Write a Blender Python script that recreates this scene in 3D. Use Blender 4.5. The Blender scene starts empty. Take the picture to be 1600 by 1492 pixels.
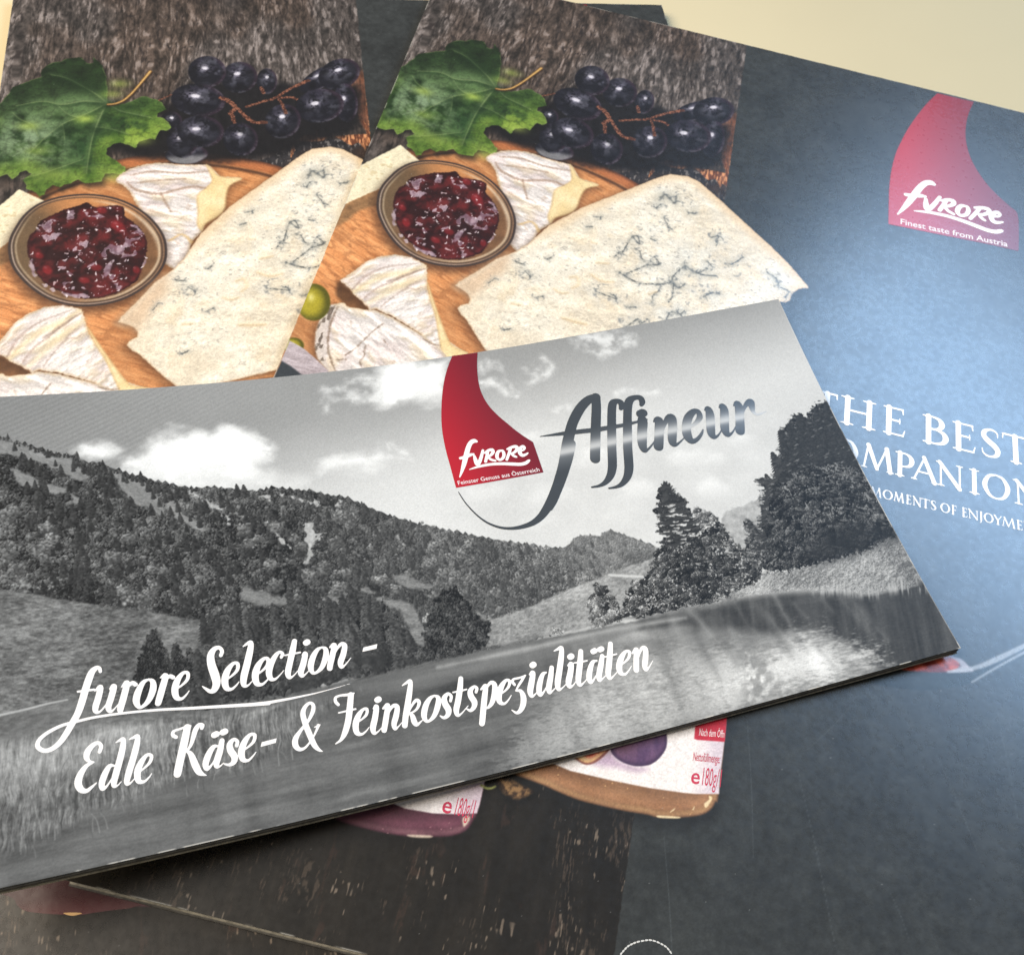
import bpy, math
import numpy as np
from mathutils import Matrix, Vector

# ------------------------------------------------------------------ camera, light, exposure
MM = 0.001
CAM_F, CAM_T, CAM_R, CAM_H = 1667.26, 0.5486037, 0.2369147, 221.675      # focal (px of 1600), tilt, roll, height (mm)
scene = bpy.context.scene
col = scene.collection
def camera_axes():
    F = np.array([0, math.sin(CAM_T), -math.cos(CAM_T)]); R0 = np.array([1., 0, 0]); U0 = np.cross(R0, F)
    return (math.cos(CAM_R)*R0 + math.sin(CAM_R)*U0, -math.sin(CAM_R)*R0 + math.cos(CAM_R)*U0, F)
cr, cu, cf = camera_axes()
cam = bpy.data.objects.new('camera', bpy.data.cameras.new('camera'))
cam.data.sensor_width = 36; cam.data.lens = 36*CAM_F/1600
cam.data.clip_start = 0.005; cam.data.clip_end = 50
M = Matrix(((cr[0], cu[0], -cf[0], 0), (cr[1], cu[1], -cf[1], 0), (cr[2], cu[2], -cf[2], CAM_H*MM), (0, 0, 0, 1)))
cam.matrix_world = M
col.objects.link(cam); scene.camera = cam
cam.data.dof.use_dof = True; cam.data.dof.focus_distance = 0.235; cam.data.dof.aperture_fstop = 45.0

w = bpy.data.worlds.new('World'); scene.world = w; w.use_nodes = True
bg = w.node_tree.nodes['Background']; bg.inputs[0].default_value = (.90, .89, .87, 1); bg.inputs[1].default_value = .20
scene.view_settings.view_transform = 'Standard'; scene.view_settings.look = 'None'
scene.view_settings.exposure = 0; scene.view_settings.gamma = 1
def area(name, loc, target, sx, sy, power, colour):
    d = bpy.data.lights.new(name, 'AREA'); d.shape = 'RECTANGLE'; d.size = sx; d.size_y = sy; d.energy = power; d.color = colour
    o = bpy.data.objects.new(name, d); o.location = loc
    o.rotation_euler = (Vector(target)-Vector(loc)).to_track_quat('-Z', 'Y').to_euler()
    col.objects.link(o); return o
area('window_light', (.76, 1.06, 1.12), (.10, .19, 0), .86, .42, 15, (.43, .67, 1.0))
area('room_light', (-1.40, -.12, 1.42), (0, .13, 0), 1.2, 1.2, 68, (1.0, .87, .71))

# ------------------------------------------------------------------ traced outlines, in millimetres on each printed sheet
S={
'board':[[-18.57,143.58],[-12.48,124.69],[-4.5,109.21],[2.17,96.75],[11.44,85.17],[21.47,78.76],[35.85,73.03],[49.11,70.3],[59.18,71.31],[69.4,73.39],[79.81,77.3],[88.52,83.87],[106.02,102.7],[119.82,131.51],[124.07,179.42],[83.72,208.45],[31.63,238.59],[-6.49,233.06]],
'leaf':[[29.78,50.22],[29.86,47],[29.74,45.03],[29.21,39.12],[27.81,34.13],[26.78,32.43],[25,30.44],[25.06,32.74],[24.07,33.33],[23.06,32.81],[21.66,30.53],[20.11,30.64],[17.53,31.07],[16.04,32.35],[13.51,32.98],[12.03,34.25],[10.79,36.48],[10.61,38.09],[11.04,39.31],[9.07,40.27],[6.01,42.13],[3.37,43.83],[2.54,46.54],[.89,50.21],[-1.89,53.61],[-5.03,63.98],[-5.04,72.91],[-1.62,79.11],[.73,80.1],[2.42,80.22],[4.95,78.88],[5.78,80.11],[6.42,80.91],[7.47,80.23],[8.32,78.27],[9.77,77.45],[11.27,78.92],[10.42,79.96],[9.32,81.26],[10.06,82.51],[10.57,84.73],[11.8,85.19],[13.02,85.95],[14.03,87.48],[15.25,86.64],[15.65,85.01],[16.27,84.19],[17.26,83.24],[19.11,84.08],[20.11,83.12],[21.67,82.75],[23.75,81.11],[24.61,82.12],[25.78,82.72],[28.17,82.35],[29.76,82.09],[30.72,79.05],[32.76,78.92],[35.12,79.28],[36.16,78.32],[35.98,76.57],[33.81,74.3],[31.76,72.59],[30.74,71.41],[30.79,69.22],[32.46,67.25],[34.25,66.72],[36.59,67.75],[38.63,69],[38.87,67.55],[39.27,66.47],[42.37,65.04],[43.83,65.57],[44.51,63],[45.09,61.66],[46.86,61.96],[48.31,60.68],[47.51,58.75],[45.78,56.5],[44.2,56.11],[44.02,54.56],[46.6,52.97],[45.55,50.42],[44.09,48.99],[42.43,48.29],[41.2,47.55],[39.22,47.49],[36.98,49.32],[34.65,50.65],[32.42,50.36]],
'veins':[[[29.78,50.22,.82],[26.19,49.7,.72],[22.71,49.68,.57],[17.38,51.01,.46],[11.86,49.75,.36],[4.96,51.69,.21]],[[29.78,50.22,.82],[26.85,46.79,.52],[23.59,43.98,.42],[18.24,39.86,.32],[13.44,38.25,.16]],[[29.78,50.22,.93],[28.62,54.73,.71],[27.31,60.38,.6],[26.42,65.8,.45],[25.95,72.83,.29],[25.73,79.01,.14]],[[29.48,50.8,.72],[25.82,53.8,.51],[22.12,56.48,.46],[18.07,59.28,.4],[13.85,64.7,.3],[10.01,71.16,.15]],[[30.35,50.8,.62],[33.54,53.55,.41],[37.26,54.79,.31],[42.8,56.63,.15]],[[18.07,59.28,.35],[18.64,61.65,.25],[19.1,65.31,.15]],[[22.12,56.48,.3],[19.18,54.96,.2],[16.73,51.92,.1]],[[27.31,60.38,.3],[30.87,61,.2],[36.5,63.39,.1]],[[12.01,64.1,.3],[10.03,59.67,.25],[6.37,57.12,.2],[4.41,54.56,.1]],[[8.8,80.85,.19],[14.79,78.39,.39],[19.23,76.18,.29],[24.4,73.39,.15]]],
'leaf_stem':[[30.1,50.92,.77],[32.06,50.63,.77],[34.34,49.24,.89],[36.4,46.46,.9],[38.28,43.08,.91],[40.01,39.67,1.03],[41.58,36.5,1.15]],
'grapes':[[[91.88,38.98],[98.13,35.65],[90.46,44.51]],[[97.86,36.84],[104.34,34.37],[98.26,43.56]],[[99.07,49.59],[102.65,48.13],[99.52,58.01]],[[91.3,51.06],[98.49,49.59],[91.71,58.31]],[[75.82,40.35],[78.88,40.31],[75.68,46.09]],[[67.66,38.73],[73.01,37.49],[68.33,45.59]],[[58.21,36.25],[63.69,37.62],[57.11,43.15]],[[48.11,57.88],[51.18,57.88],[48.19,61.91]],[[80.07,57.79],[85.34,57.22],[79.84,65.12]],[[55.66,48.79],[63.43,50.13],[54.98,55.69]],[[52.62,71.64],[58.49,71.14],[52.84,75.5]],[[67.72,65.38],[72.66,65.38],[67.82,72.23]],[[51.3,66.15],[55.41,64.3],[52.63,72.67]],[[56.47,62.17],[63.01,61.63],[57.23,68.79]]],
'grape_shadow':[[46.2,52.73],[53.76,42.91],[72.59,39.82],[87.84,42.52],[103.42,42.35],[102.77,58],[99.18,63.51],[90.57,66.21],[84.85,69.67],[75.59,72.79],[68.34,74.05],[57.61,75.27],[47.36,73.93],[38.22,72.59],[31.97,68.71],[32.5,60.86],[43.12,59.51]],
'grape_stems':[[[69.56,51.76,.68],[74.28,49.49,.8],[78.1,47.77,.81],[83,43.44,.82],[88.34,39.9,1.07]],[[62.14,47.9,1.14],[64.18,49,1.37],[66.39,52.05,1.14],[64.89,54.55,1.13]],[[79.22,48.32,.69],[80.27,51.13,.81],[81.11,54.47,.91]],[[67.13,52.61,.91],[69.5,56.18,1.13],[71.87,58.36,1.12],[75.02,58.35,1.13]],[[80,47.75,.7],[82.86,47.44,.7],[84.36,48.28,.93]],[[74.04,43.25,.93],[74.75,45.53,.93]],[[44.3,49.16,.45],[47.9,46.63,.45]],[[65.44,55.37,1.13],[65.96,58.38,.89]]],
'feta':[[8.63,84.77],[15.83,89.47],[18.09,96.05],[8.13,103.26],[4.99,106.71],[.45,112.18],[-7.58,123.03],[-11.39,116.75],[-.93,97.84]],
'feta_shade':[[17.46,93.56],[8.13,103.26],[4.99,106.71],[.45,112.18],[-7.58,123.03],[-7.1,130.26],[1.47,119.97],[4.29,113.95],[8.8,110.35],[17.17,106.97]],
'rim':[[7.73,106.84],[7.66,102.89],[8.64,98.91],[10.47,94.31],[13.44,90.52],[17.39,88.19],[21.88,86.99],[26.88,86.69],[31.98,87.61],[36.71,89.68],[41.05,93.06],[44.55,97.3],[47.2,102.64],[48.02,107.86],[47.62,112.39],[45.67,116.81],[42.73,120.57],[38.82,123.69],[34.52,125.58],[29.05,126.45],[23.92,125.84],[19.11,123.81],[14.96,120.47],[11.5,116.31],[8.96,111.87]],
'jam':[[26.43,89.95],[28.82,91.66],[30.49,91.57],[32.98,91.13],[35.73,91.47],[36.51,93.28],[36.72,95.37],[39.54,98.08],[42.09,102.23],[42.8,106.58],[42.24,111.12],[41.53,114.46],[40.82,117.77],[37.91,120.68],[35.18,122.49],[31.27,123.7],[27.32,123.72],[23.29,122.09],[19.61,119.82],[16.22,116.46],[13.86,111.45],[12.67,107.53],[12.46,102.43],[14.14,99.6],[14.73,96.72],[17.83,94.44],[21.37,92.14],[24.62,91]],
'jam_glints':[[[14.29,99.03],[16.36,96.75],[18.56,96.21],[18.9,98.08],[21.36,98.31],[21.33,100.91],[19.98,102.03],[18.58,105.14],[16.86,103.67],[14.63,100.77]],[[22.67,106.09],[24.15,103.84],[26.48,101.89],[27.76,102.78],[28.12,105.65],[28.65,107.93],[26.92,109.58],[25.57,107.29],[23.59,107.8]],[[31.32,108.57],[33.21,105.49],[36.1,105.85],[37.62,102.43],[40.03,100.15],[38.09,98.47],[39.56,98.67],[41.96,101.94],[40.97,103.66],[38.53,104.76],[40.32,108.8],[37.9,109.87],[35.47,110.37],[33.74,108.06],[34.74,110.35],[33.97,113.13],[32.73,116.97],[32,114.18],[33.43,110.32],[32.21,110.28]],[[13,108.09],[13.79,108],[14.54,112.58],[17.92,118.14],[22.47,121.52],[28.24,122.52],[28.31,123.65],[23.33,122.73],[17.62,119.48],[14.08,114.21]],[[20.19,111.07],[22.15,110.46],[22.65,113.36],[20.85,113.69]],[[22.34,118.28],[24.22,118.07],[25.18,119.46],[25.01,120.64],[22.98,120.2]],[[34.99,118.13],[37.38,119.41],[36.01,121.27],[35.14,119.78]],[[24.9,109.53],[25.97,110.67],[25.32,113.16],[24.38,112.86]],[[30.05,115.51],[32.49,116.13],[31.76,117.48],[30.37,117.72],[29.13,116.86]],[[33.69,115.89],[34.83,116.2],[34.39,118.11],[33.44,117.54]],[[21.86,93.33],[23.48,92.76],[23.1,96.59],[21.88,96.86]],[[25.97,92.81],[27.09,94.31],[26.71,94.89]],[[32.6,92.02],[33.64,91.74],[33.71,93.42],[32.64,92.92]],[[28.91,93.45],[30,94.36],[29.49,94.94]],[[27.33,94.9],[29.81,94.65],[31.3,95.39],[29.44,95.71]],[[35.74,112.06],[37.1,110.41],[37.94,111],[36.39,112.92]],[[41.7,113.35],[42.62,110.28],[42.48,112.25]],[[27.71,112.95],[29.84,111.34],[29.87,111.9],[28.34,113.52]],[[31.48,99.09],[32.96,100],[32.37,100.57]],[[34.78,98.87],[36.08,100.36],[35.49,100.93]],[[28.74,98.16],[29.65,98.06],[29.45,99.93]],[[23,114.47],[25.28,115.92],[23.69,115.87]],[[35.7,115.95],[37.77,117.12],[36.57,117.36]]],
'jam_berries':[[[30.14,113.3],[31.97,113.52],[30.22,114.8]],[[34.99,98.87],[37.53,100.1],[34.88,101.2]],[[15.63,108.72],[17.05,109.04],[15.74,110.12]],[[27.37,117.62],[29.18,117.95],[27.45,118.99]],[[40.3,114.43],[41.54,114.74],[40.36,116.09]],[[17.99,113.78],[19.62,114.37],[18.05,115.7]],[[30.55,92.88],[32.24,93.21],[30.62,94.37]]],
'cam1':[[33.57,81.38],[36.68,77.66],[40.94,75.67],[45.28,74.93],[51.79,75.75],[57.97,75.79],[59.75,77.34],[62.04,80.41],[64.7,80.69],[67.89,81.23],[65.57,82.97],[63.79,84.7],[63.07,87.93],[62.88,92.1],[61.48,95.22],[58.05,98.04],[56.87,101.56],[54.37,105.01],[53.57,109.14],[51.95,112.51],[50.66,114.5],[48.67,113.55],[46.12,110.09],[42.45,97.26],[39.18,90.02],[37.87,86.6],[36.06,83.88]],
'cam1_cream':[[57.97,75.79],[59.75,77.34],[62.04,80.41],[67.89,81.23],[64.67,83.96],[63.6,87.93],[63.22,92.83],[61.48,95.71],[58.05,98.51],[57.04,101.1],[55.67,98.7],[55.8,93.92],[55.58,87.82],[58,84.63],[59.57,81.65]],
'cam1_lines':[[[36.86,82.4,.41],[38.31,84.64,.82],[41.26,86.15,.82],[45.57,86.95,.82],[49.84,85.53,.83],[54.16,84.34,.83],[57.65,84.88,.83]],[[45.9,86.71,.41],[46.64,88.92,.61],[47.72,91.37,.61],[48.79,93.8,.4]],[[37.61,79.67,.41],[43.62,78.22,.63],[50.61,79.04,.63],[58.51,78.35,.42]],[[54.37,105.01,.99],[51.81,102.16,.79],[48.49,104.41,.79]],[[39.44,82.68,.41],[45.44,81.75,.42],[52.39,81.32,.42]]],
'cam2':[[6.67,139.71],[7.68,137.92],[9.47,134.98],[11.12,131.46],[14.26,128.32],[18.15,126.12],[22.59,125.87],[24.98,126.41],[27.37,127.31],[28.57,131.69],[29.61,135.46],[33.31,141.76],[36.35,146.99],[39.48,150.97],[44.66,152.9],[45.19,155.17],[38.58,157.75],[31.67,150.68],[26.35,148.48],[22.47,146.92],[18.34,146.09],[16.91,146.89],[13.98,144.54],[11.42,143.19],[10.21,141.74],[8.46,140.58]],
'cam2_cream':[[28.84,132.78],[32.78,139.65],[36.63,146.35],[40.01,151.36],[44.66,152.9],[45.19,155.17],[39.64,156.88],[36.76,151.28],[33.84,143.86],[30.82,137.98]],
'cam2_ridges':[[[9.26,140.32,1.45],[11.36,138.47,1.94],[14.59,132.7,1.97],[18.75,128.34,1.69],[22.73,126.42,1]],[[11.48,141.91,1.25],[14.59,137.42,1.65],[18.04,133.94,1.96],[22.66,131.25,1.68],[26.69,127.83,1.2]],[[16.13,144.42,1.24],[19,140.63,1.64],[21.65,137.46,1.94],[24.34,134.25,1.47],[27.88,130.73,.99]]],
'cam2_lines':[[[10.53,141.64,.58],[12.51,136.34,.68],[15.81,132.3,.69],[19.61,129.86,.6],[24.41,127.68,.3]],[[14.48,143.24,.67],[16.8,139.03,.77],[19.86,135.71,.78],[23.62,131.53,.69],[26.9,128.66,.3]],[[19.36,145.09,.38],[21.05,141.7,.48],[23.42,137.47,.39],[25.97,133.72,.25]],[[18.64,136.1,.68],[22.27,133.15,.69],[25.81,129.62,.5]],[[24.5,136.54,.39],[26.67,136.41,.39],[27.76,135.48,.2]]],
'cam3':[[5.83,158.26],[5.57,153.96],[6.52,148.63],[7.91,147.51],[9.45,146.56],[11.41,147.63],[15.6,147.14],[18.48,146.61],[22.57,147.28],[26.42,148.74],[31.67,150.68],[36.02,152.6],[38.63,154.51],[41.34,156.89],[30.98,165.88],[14.66,171.39],[11.61,168.18],[9.24,166.55],[7.16,163.23]],
'cam3_rind':[[5.83,158.26],[5.57,153.96],[6.52,148.63],[8.17,148.67],[8.1,153.15],[8.42,157.45],[9.31,162.02],[11.7,167.1],[13.85,170.09],[9.24,166.55],[7.16,163.23]],
'cam3_lines':[[[8.64,148.52,.47],[8.49,153.03,.65],[8.93,157.29,.64],[10.23,162.27,.54],[12.84,166.75,.45],[14.18,168.43,.36]],[[19.04,158.45,.27],[19.21,160.55,.36],[19.68,161.47,.23],[19.08,163.77,.32],[19.89,165.11,.22]],[[13.18,165.07,.27],[15.41,164.12,.27]],[[32.85,151.96,.28],[35.23,152.85,.37],[37.34,152.74,.28]],[[23.11,155.55,.28],[24.17,156.31,.23]],[[15.05,162.9,.23],[17.29,159,.27],[19.27,154.03,.28],[21.58,149.99,.19]]],
'gap':[[6.55,140.04],[10.21,141.74],[11.5,143.17],[14.09,144.62],[16.91,146.89],[18.38,146.25],[22.47,146.92],[26.35,148.48],[31.67,150.68],[26.46,148.89],[22.61,147.43],[18.54,146.82],[15.67,147.4],[11.45,147.79],[9.48,146.67],[7.01,144.5]],
'olives':[[[2.24,148.77],[6.37,147.44],[4.09,154.71]],[[1.69,163.87],[4.17,163.09],[2.46,166.28]]],
'knife':[[.26,162.71],[1.65,163.08],[4.48,164.06],[8.06,166.13],[12.21,168.78],[14.28,171.5],[7.11,173.69],[.21,169.61]],
'knife_handle':[[.32,169.31],[3.12,170.27],[7.57,172.53],[7.33,175.67],[1.36,177.48],[.07,174.82]],
'bowl_rim':[[62.6,155.21,.7],[67.31,152.89,.88],[71.27,151.7,.89],[76.21,151.14,.89]],
'blue':[[36.39,131.8],[37.03,130.27],[38.29,128.52],[40.88,125.16],[44.96,119.08],[49.53,114.8],[52.22,111.09],[56.69,101.95],[64.76,91.82],[73.43,83.29],[82.98,73.76],[86.26,70.72],[88.32,69.47],[93.41,68.54],[97.28,69.83],[103.75,74.9],[113.32,82.82],[121.08,89.11],[127.23,94.79],[132.59,100.86],[132.78,101.64],[131.27,102.13],[129.91,102.94],[128.32,105.21],[127.81,107.85],[126.51,109.17],[125.12,109.16],[123.59,111.74],[120.44,123.34],[95.53,139.59],[77.31,148.49],[52.71,154.45],[49.77,151.31],[46.79,148.14],[44.08,144.83],[41.83,142.17],[40.27,141.14],[38.84,139.28],[39.33,138.01],[41.23,136.8],[41.29,135.04],[40.11,133.41],[38.6,132.67]],
'blue_tan':[[36.39,131.8],[40.88,125.16],[44.96,119.08],[48.42,116.09],[48.24,121.66],[46.44,125.86],[44.05,130.2],[41.38,134.58],[40.11,133.41]],
'blue_veins':[[[79.17,112.9,.47],[81.41,114,.7],[85.35,115.01,.62],[90.67,113.73,.78],[93.86,111.78,.94],[94.24,109.36,.63],[96.8,104.79,.64],[99.37,105.82,.95],[102.22,106.29,.95],[105.98,105.52,.63]],[[93.86,111.78,.62],[96.14,113.33,.7],[97.63,111.47,.55]],[[78.46,106.14,.4],[79.37,102.99,.48],[80.49,98.78,.56],[82.11,97.76,.57],[82.99,100.35,.56],[80.79,98.39,.4]],[[87.93,103.95,.48],[89.67,106.39,.55],[86.37,107.75,.55],[84.24,109.85,.47],[81.21,112.69,.47]],[[86.67,80.26,1.35],[87.69,78.58,1.7],[89.32,79.86,1.35],[90.91,80.85,1.52],[90.94,78.28,.68]],[[95.23,83.43,.84],[97.38,83.2,1.34]],[[85.86,84.91,1],[86.82,82.96,.67]],[[96.63,103.44,.48],[97.25,105.58,.63]],[[103.49,114.31,.77],[105.65,112.07,1.09],[107.7,111.86,.78]],[[108.21,100.1,.48],[110.26,99.42,.72],[113.1,95.82,.49]],[[120.49,99.37,.4],[123.08,100.87,.64],[124.32,103.27,.48]],[[83.05,124.71,.45],[85.31,123.99,.53]],[[94.31,125.51,.38],[95.28,122.57,.53],[97.67,122.69,.53],[98.81,121,.46]],[[83.81,131.86,.37],[86.58,127.96,.6],[87.46,129.42,.52],[89.15,127.15,.37]],[[94.58,112,.47],[94.82,116.47,.39],[94.18,119.37,.31]],[[74.83,122.03,.46],[79.69,122.69,.53],[78.84,121.62,.38]],[[52.41,142.62,.43],[53.86,141.74,.5]],[[44.93,128.14,.37],[46.13,125.96,.38]],[[53.52,120.84,.46],[55.14,122.12,.53]],[[103.34,91.13,.74],[105.02,90.07,.74],[104.92,92.55,.57]],[[88.61,88.19,.5],[90.49,91.52,.49]],[[57.92,129.25,.45],[60.05,128.12,.52]],[[50.25,118.26,.31],[53.08,118.7,.38]],[[103,100.87,.4],[104.57,102.24,.32]],[[89.61,120.84,.3],[89.57,118.16,.38],[90.97,115.91,.31]],[[125.08,103.95,.4],[127.23,104.64,.4],[126.37,107.21,.32]],[[69.46,94.2,.49],[70.47,93.85,.41]],[[67.41,98.82,.48],[68.75,98.36,.4]],[[58.77,114.52,.39],[59.66,113.77,.31]],[[82.11,102.56,.32],[83.65,103.47,.4],[84.72,105.96,.32],[87.18,106.08,.32]],[[77.2,107.03,.32],[78.32,105.24,.32]],[[85.96,97.43,.49],[87.06,97.74,.4]],[[96.8,104.79,.48],[95.35,107.14,.32]],[[100.82,106.28,.47],[103.31,103.59,.32]],[[96.91,122.05,.53],[98.43,123.32,.38]]],
'blue_creases':[[[66.74,133.4,.74],[69.41,133.41,1.18],[73.09,133.53,.74]],[[62.66,124.17,.53],[64.49,124.92,.68],[66.41,124.3,.45]],[[66.04,118.56,.54],[67.98,117.93,.69],[68.76,120.4,.69],[67.38,122.19,.46]],[[71.72,115.79,.69],[74.69,117.11,.69],[78.02,116.48,.46]],[[88.47,117.62,.54],[90.31,116.12,.46]],[[52.61,132.71,.59],[54.57,132.52,.66]],[[72.29,110.99,.47],[75.61,110.09,.47]],[[69.68,103.84,.4],[71.09,103.85,.4]]],
'blue_halo':[[[89.8,80.72,12.66]],[[82.18,103.01,11.97]],[[95.14,110.91,15.63]],[[104.03,90.89,10.69]],[[109.92,99.54,12.07]],[[76.9,122.25,9.1]],[[95.28,122.57,12.88]],[[104.32,112.5,7.78]],[[54.33,121.48,6.08]],[[123.57,102.58,7.18]],[[99.4,100.16,14.46]],[[85.42,129.2,8.93]],[[89,91.04,10.69]]],
'splinters':[[[86.96,63.51],[89.16,64.32],[89.66,61.61],[90.26,64.87],[92.54,64.33],[91.52,65.95],[87.2,66.48],[84.07,65.94]],[[95.35,64.33],[102.02,63.51],[105.42,63.79],[105.81,68.94],[103.98,68.13],[103.49,69.74],[101.79,67.05],[99.46,68.12],[97.14,65.96]],[[102.62,54.37],[103.05,56.61],[105.26,60.77],[105.12,65.43],[104.09,61.04],[102.48,56.61]],[[82.12,68.87],[83.07,68.07],[82.76,71.52],[81.79,72.83]],[[105.37,48.11],[105.94,53.79],[105.64,63.52],[105.17,56.6]]],
'plank_end':[[71.92,75.37],[81.19,68.87],[86.87,65.67],[105.69,65.43],[117.16,65.44],[114.4,96.18],[71.54,95.4]],
'plank_brown':[[100.66,39.45],[106.18,36.42],[106.88,62.14],[103.25,59.39],[101.48,48.14]],
'jar_fig':[[72.91,253.92],[76.27,256.24],[78.39,256.86],[85.67,257.75],[88.61,258.3],[92.97,258.92],[97.22,259],[102.86,258.88],[107.89,258.49],[110.15,258.5],[114.56,257.52],[118.91,255.97],[121.01,254.35],[121.94,252.44],[122.45,250.47],[122.27,231.95],[120.99,219.54],[74.56,231.66],[71.55,247.82]],
'jar_fig_glass':[[72.91,253.92],[76.27,256.24],[78.39,256.86],[85.67,257.75],[88.61,258.3],[92.97,258.92],[97.22,259],[102.86,258.88],[107.89,258.49],[110.15,258.5],[114.56,257.52],[118.91,255.97],[121.01,254.35],[121.94,252.44],[122.45,250.47],[117.55,251.67],[114.72,252.07],[107.65,252.8],[99.11,253.19],[90.53,253.3],[85.95,252.56],[80.26,252.1],[72.36,251.45]],
'jar_fig_label':[[75.93,252.01],[81.74,252.31],[85.96,252.62],[90.54,253.35],[99.12,253.24],[107.66,252.86],[114.73,252.13],[117.55,251.72],[122.48,250.52],[122.27,246.92],[122.39,242.51],[122.45,238.92],[122.33,233.47],[121.29,219.46],[71.72,232.4]],
'fig':[[98.26,247.03],[99.46,248.2],[101.31,248.9],[103.65,249.05],[105.88,248.5],[107.49,247.61],[108.99,245.83],[109.99,243.52],[109.88,241.16],[109.09,238.96],[107.31,237.89],[104.28,237.44],[101.27,239.11],[99.03,241.79],[98.03,244.73]],
'fig_cut':[[90.07,249.95],[91.84,250.96],[93.62,251.3],[95.35,250.44],[96.93,248.68],[98.05,246.64],[98.08,244.12],[96.02,243.15],[91.91,244.78],[89.52,247.74]],
'fig_flesh':[[90.63,249.87],[91.92,250.59],[93.55,250.88],[95,250.12],[96.45,248.42],[97.47,246.64],[96.82,244.44],[92.06,245.63],[90.18,248.17]],
'fig_red':[[93.02,249.5],[94.19,249.56],[95.45,248.46],[97.17,246.57],[96.63,245.08],[92.81,246.63],[92.27,248.52]],
'fig_shadow':[[95.25,250.69],[98.12,247.07],[100.11,248.62],[103.67,249.19],[106.54,249.06],[104.39,250.17],[100.37,250.29]],
'fig_box':[[115.47,233.67],[122.41,231.91],[122.52,238.99],[116.46,240.06],[115.81,239.98]],
'fig_glint':[[[110.15,258.09],[114.53,257.31],[114.43,257.66],[110.71,258.45]],[[119.6,253.29],[120.48,252.23],[120.39,251.4],[121.15,251.78],[120.11,254.01]],[[112.62,256.8],[113.48,255.75],[113.39,256.19]],[[117.24,255.12],[117.58,254.34],[117.52,255.05]]],
'jar_plum':[[41.69,272.35],[45.47,274.28],[49.37,274.75],[55.16,274.77],[60.24,274.34],[65.74,273.19],[69.53,272.06],[72.02,270.28],[73.01,267.76],[73.32,266.54],[73.52,258.73],[73.07,254.01],[33.16,263.93]],
'jar_plum_label':[[46.4,266.58],[51.5,267.95],[55.18,268.51],[58.84,269.06],[64.6,268.64],[69.63,267.6],[73.27,266.55],[73.42,264.66],[73.42,259.36],[73.07,254.01],[41.99,261.73]],
'plum_glint':[[[60.7,273.89],[65.11,273],[65.11,273.45],[61.64,274.17]],[[70.65,268.21],[71.64,267.4],[72.11,268.15],[71.31,269.77]]],
'nut':[[75.95,258.86],[77.04,258.35],[78.27,257.93],[81.3,258.62],[83.72,259.33],[83.01,260.57],[81.09,261.98],[78.49,261.79],[76.6,260.48]],
'nut_stem':[[72.9,260.79,.46],[74.05,261.1,.46],[75.07,260.85,.46],[75.79,260.32,.35]],
'spoon_bowl':[[153.67,216.83],[157.11,213.49],[162.03,210.33],[167.03,207.36],[172.07,205.05],[175.68,205.25],[178.52,207.79],[184.4,203.75],[192.7,196.92],[192.56,199.69],[184.33,205.9],[178.46,210.74],[172.73,213.55],[167.06,215.53],[162.12,216.43]],
'spoon_meat':[[161.34,211.42],[167.03,207.36],[172.07,205.28],[174.6,205.54],[175.66,207.17],[173.48,209.25],[168.47,210.7],[164.19,211.51]],
'spoon_shine':[[171.71,205.37],[175.68,205.25],[177.68,206.64],[178.66,207.9],[172.76,209.51],[175.65,207.4],[174.38,205.98]],
'spoon_line':[[[172.76,209.51,.37],[179.26,206.76,.67],[184.41,203.36,.9],[191.93,197.67,.76],[199.62,191.92,.93]],[[178.46,210.59,.29],[184.34,205.44,.37],[191.85,199.33,.46],[199.52,193.54,.46]]],
'perf':[[106.6,286.1,.3],[107.11,285.28,.3],[107.75,284.42,.36],[108.56,283.76,.37],[109.5,283.19,.37],[110.72,282.68,.37],[111.83,282.31,.37],[113,282.28,.37],[114.19,282.48,.37],[115.27,282.83,.37],[116.13,283.47,.3],[116.88,284.24,.3]],
'logoR':[[170.83,.93],[168.66,4.81],[166.52,9.02],[164.41,13.81],[162.34,18.89],[160.47,24.01],[158.88,29.22],[157.54,34.01],[156.57,39.03],[155.86,44.3],[155.5,49.37],[155.34,55.1],[155.45,68.03],[162.81,67.62],[173.99,67.01],[185.19,66.24],[195.83,65.97],[196.27,58.53],[196.25,49.88],[194.05,47.43],[191.54,45.05],[189.29,42.72],[187.05,40.05],[184.92,36.63],[183.12,33.05],[181.72,29.28],[180.78,25.3],[180.26,21.12],[180.21,16.71],[180.73,11.12],[181.74,6.19],[183.33,.79]],
'tagR':[[[159.17,66.78],[192.5,65.33]],[[159.14,64.7],[192.58,63.24]]],
'furoreR_ref':[[[158.28,63.59],[191.7,56.56]]],
'bestR':[[[144.05,145.71],[161.5,145.14]],[[144.84,136.14],[160.97,136.36]],[[150.98,158.46],[193.06,157.05]],[[151.57,152.42],[181.29,150.43]],[[153.19,165.94],[192.92,165.32]],[[154.3,163.8],[170,163.42]]],
'labR':[[[116.06,244.81],[121.6,243.94]],[[116.08,249.74],[122.85,248.86]],[[116.59,238.58],[122.25,237.55]],[[116.04,236.44],[122.01,235.24]]],
'labP':[[[67.17,264.72],[73.55,264.16]]],
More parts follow.
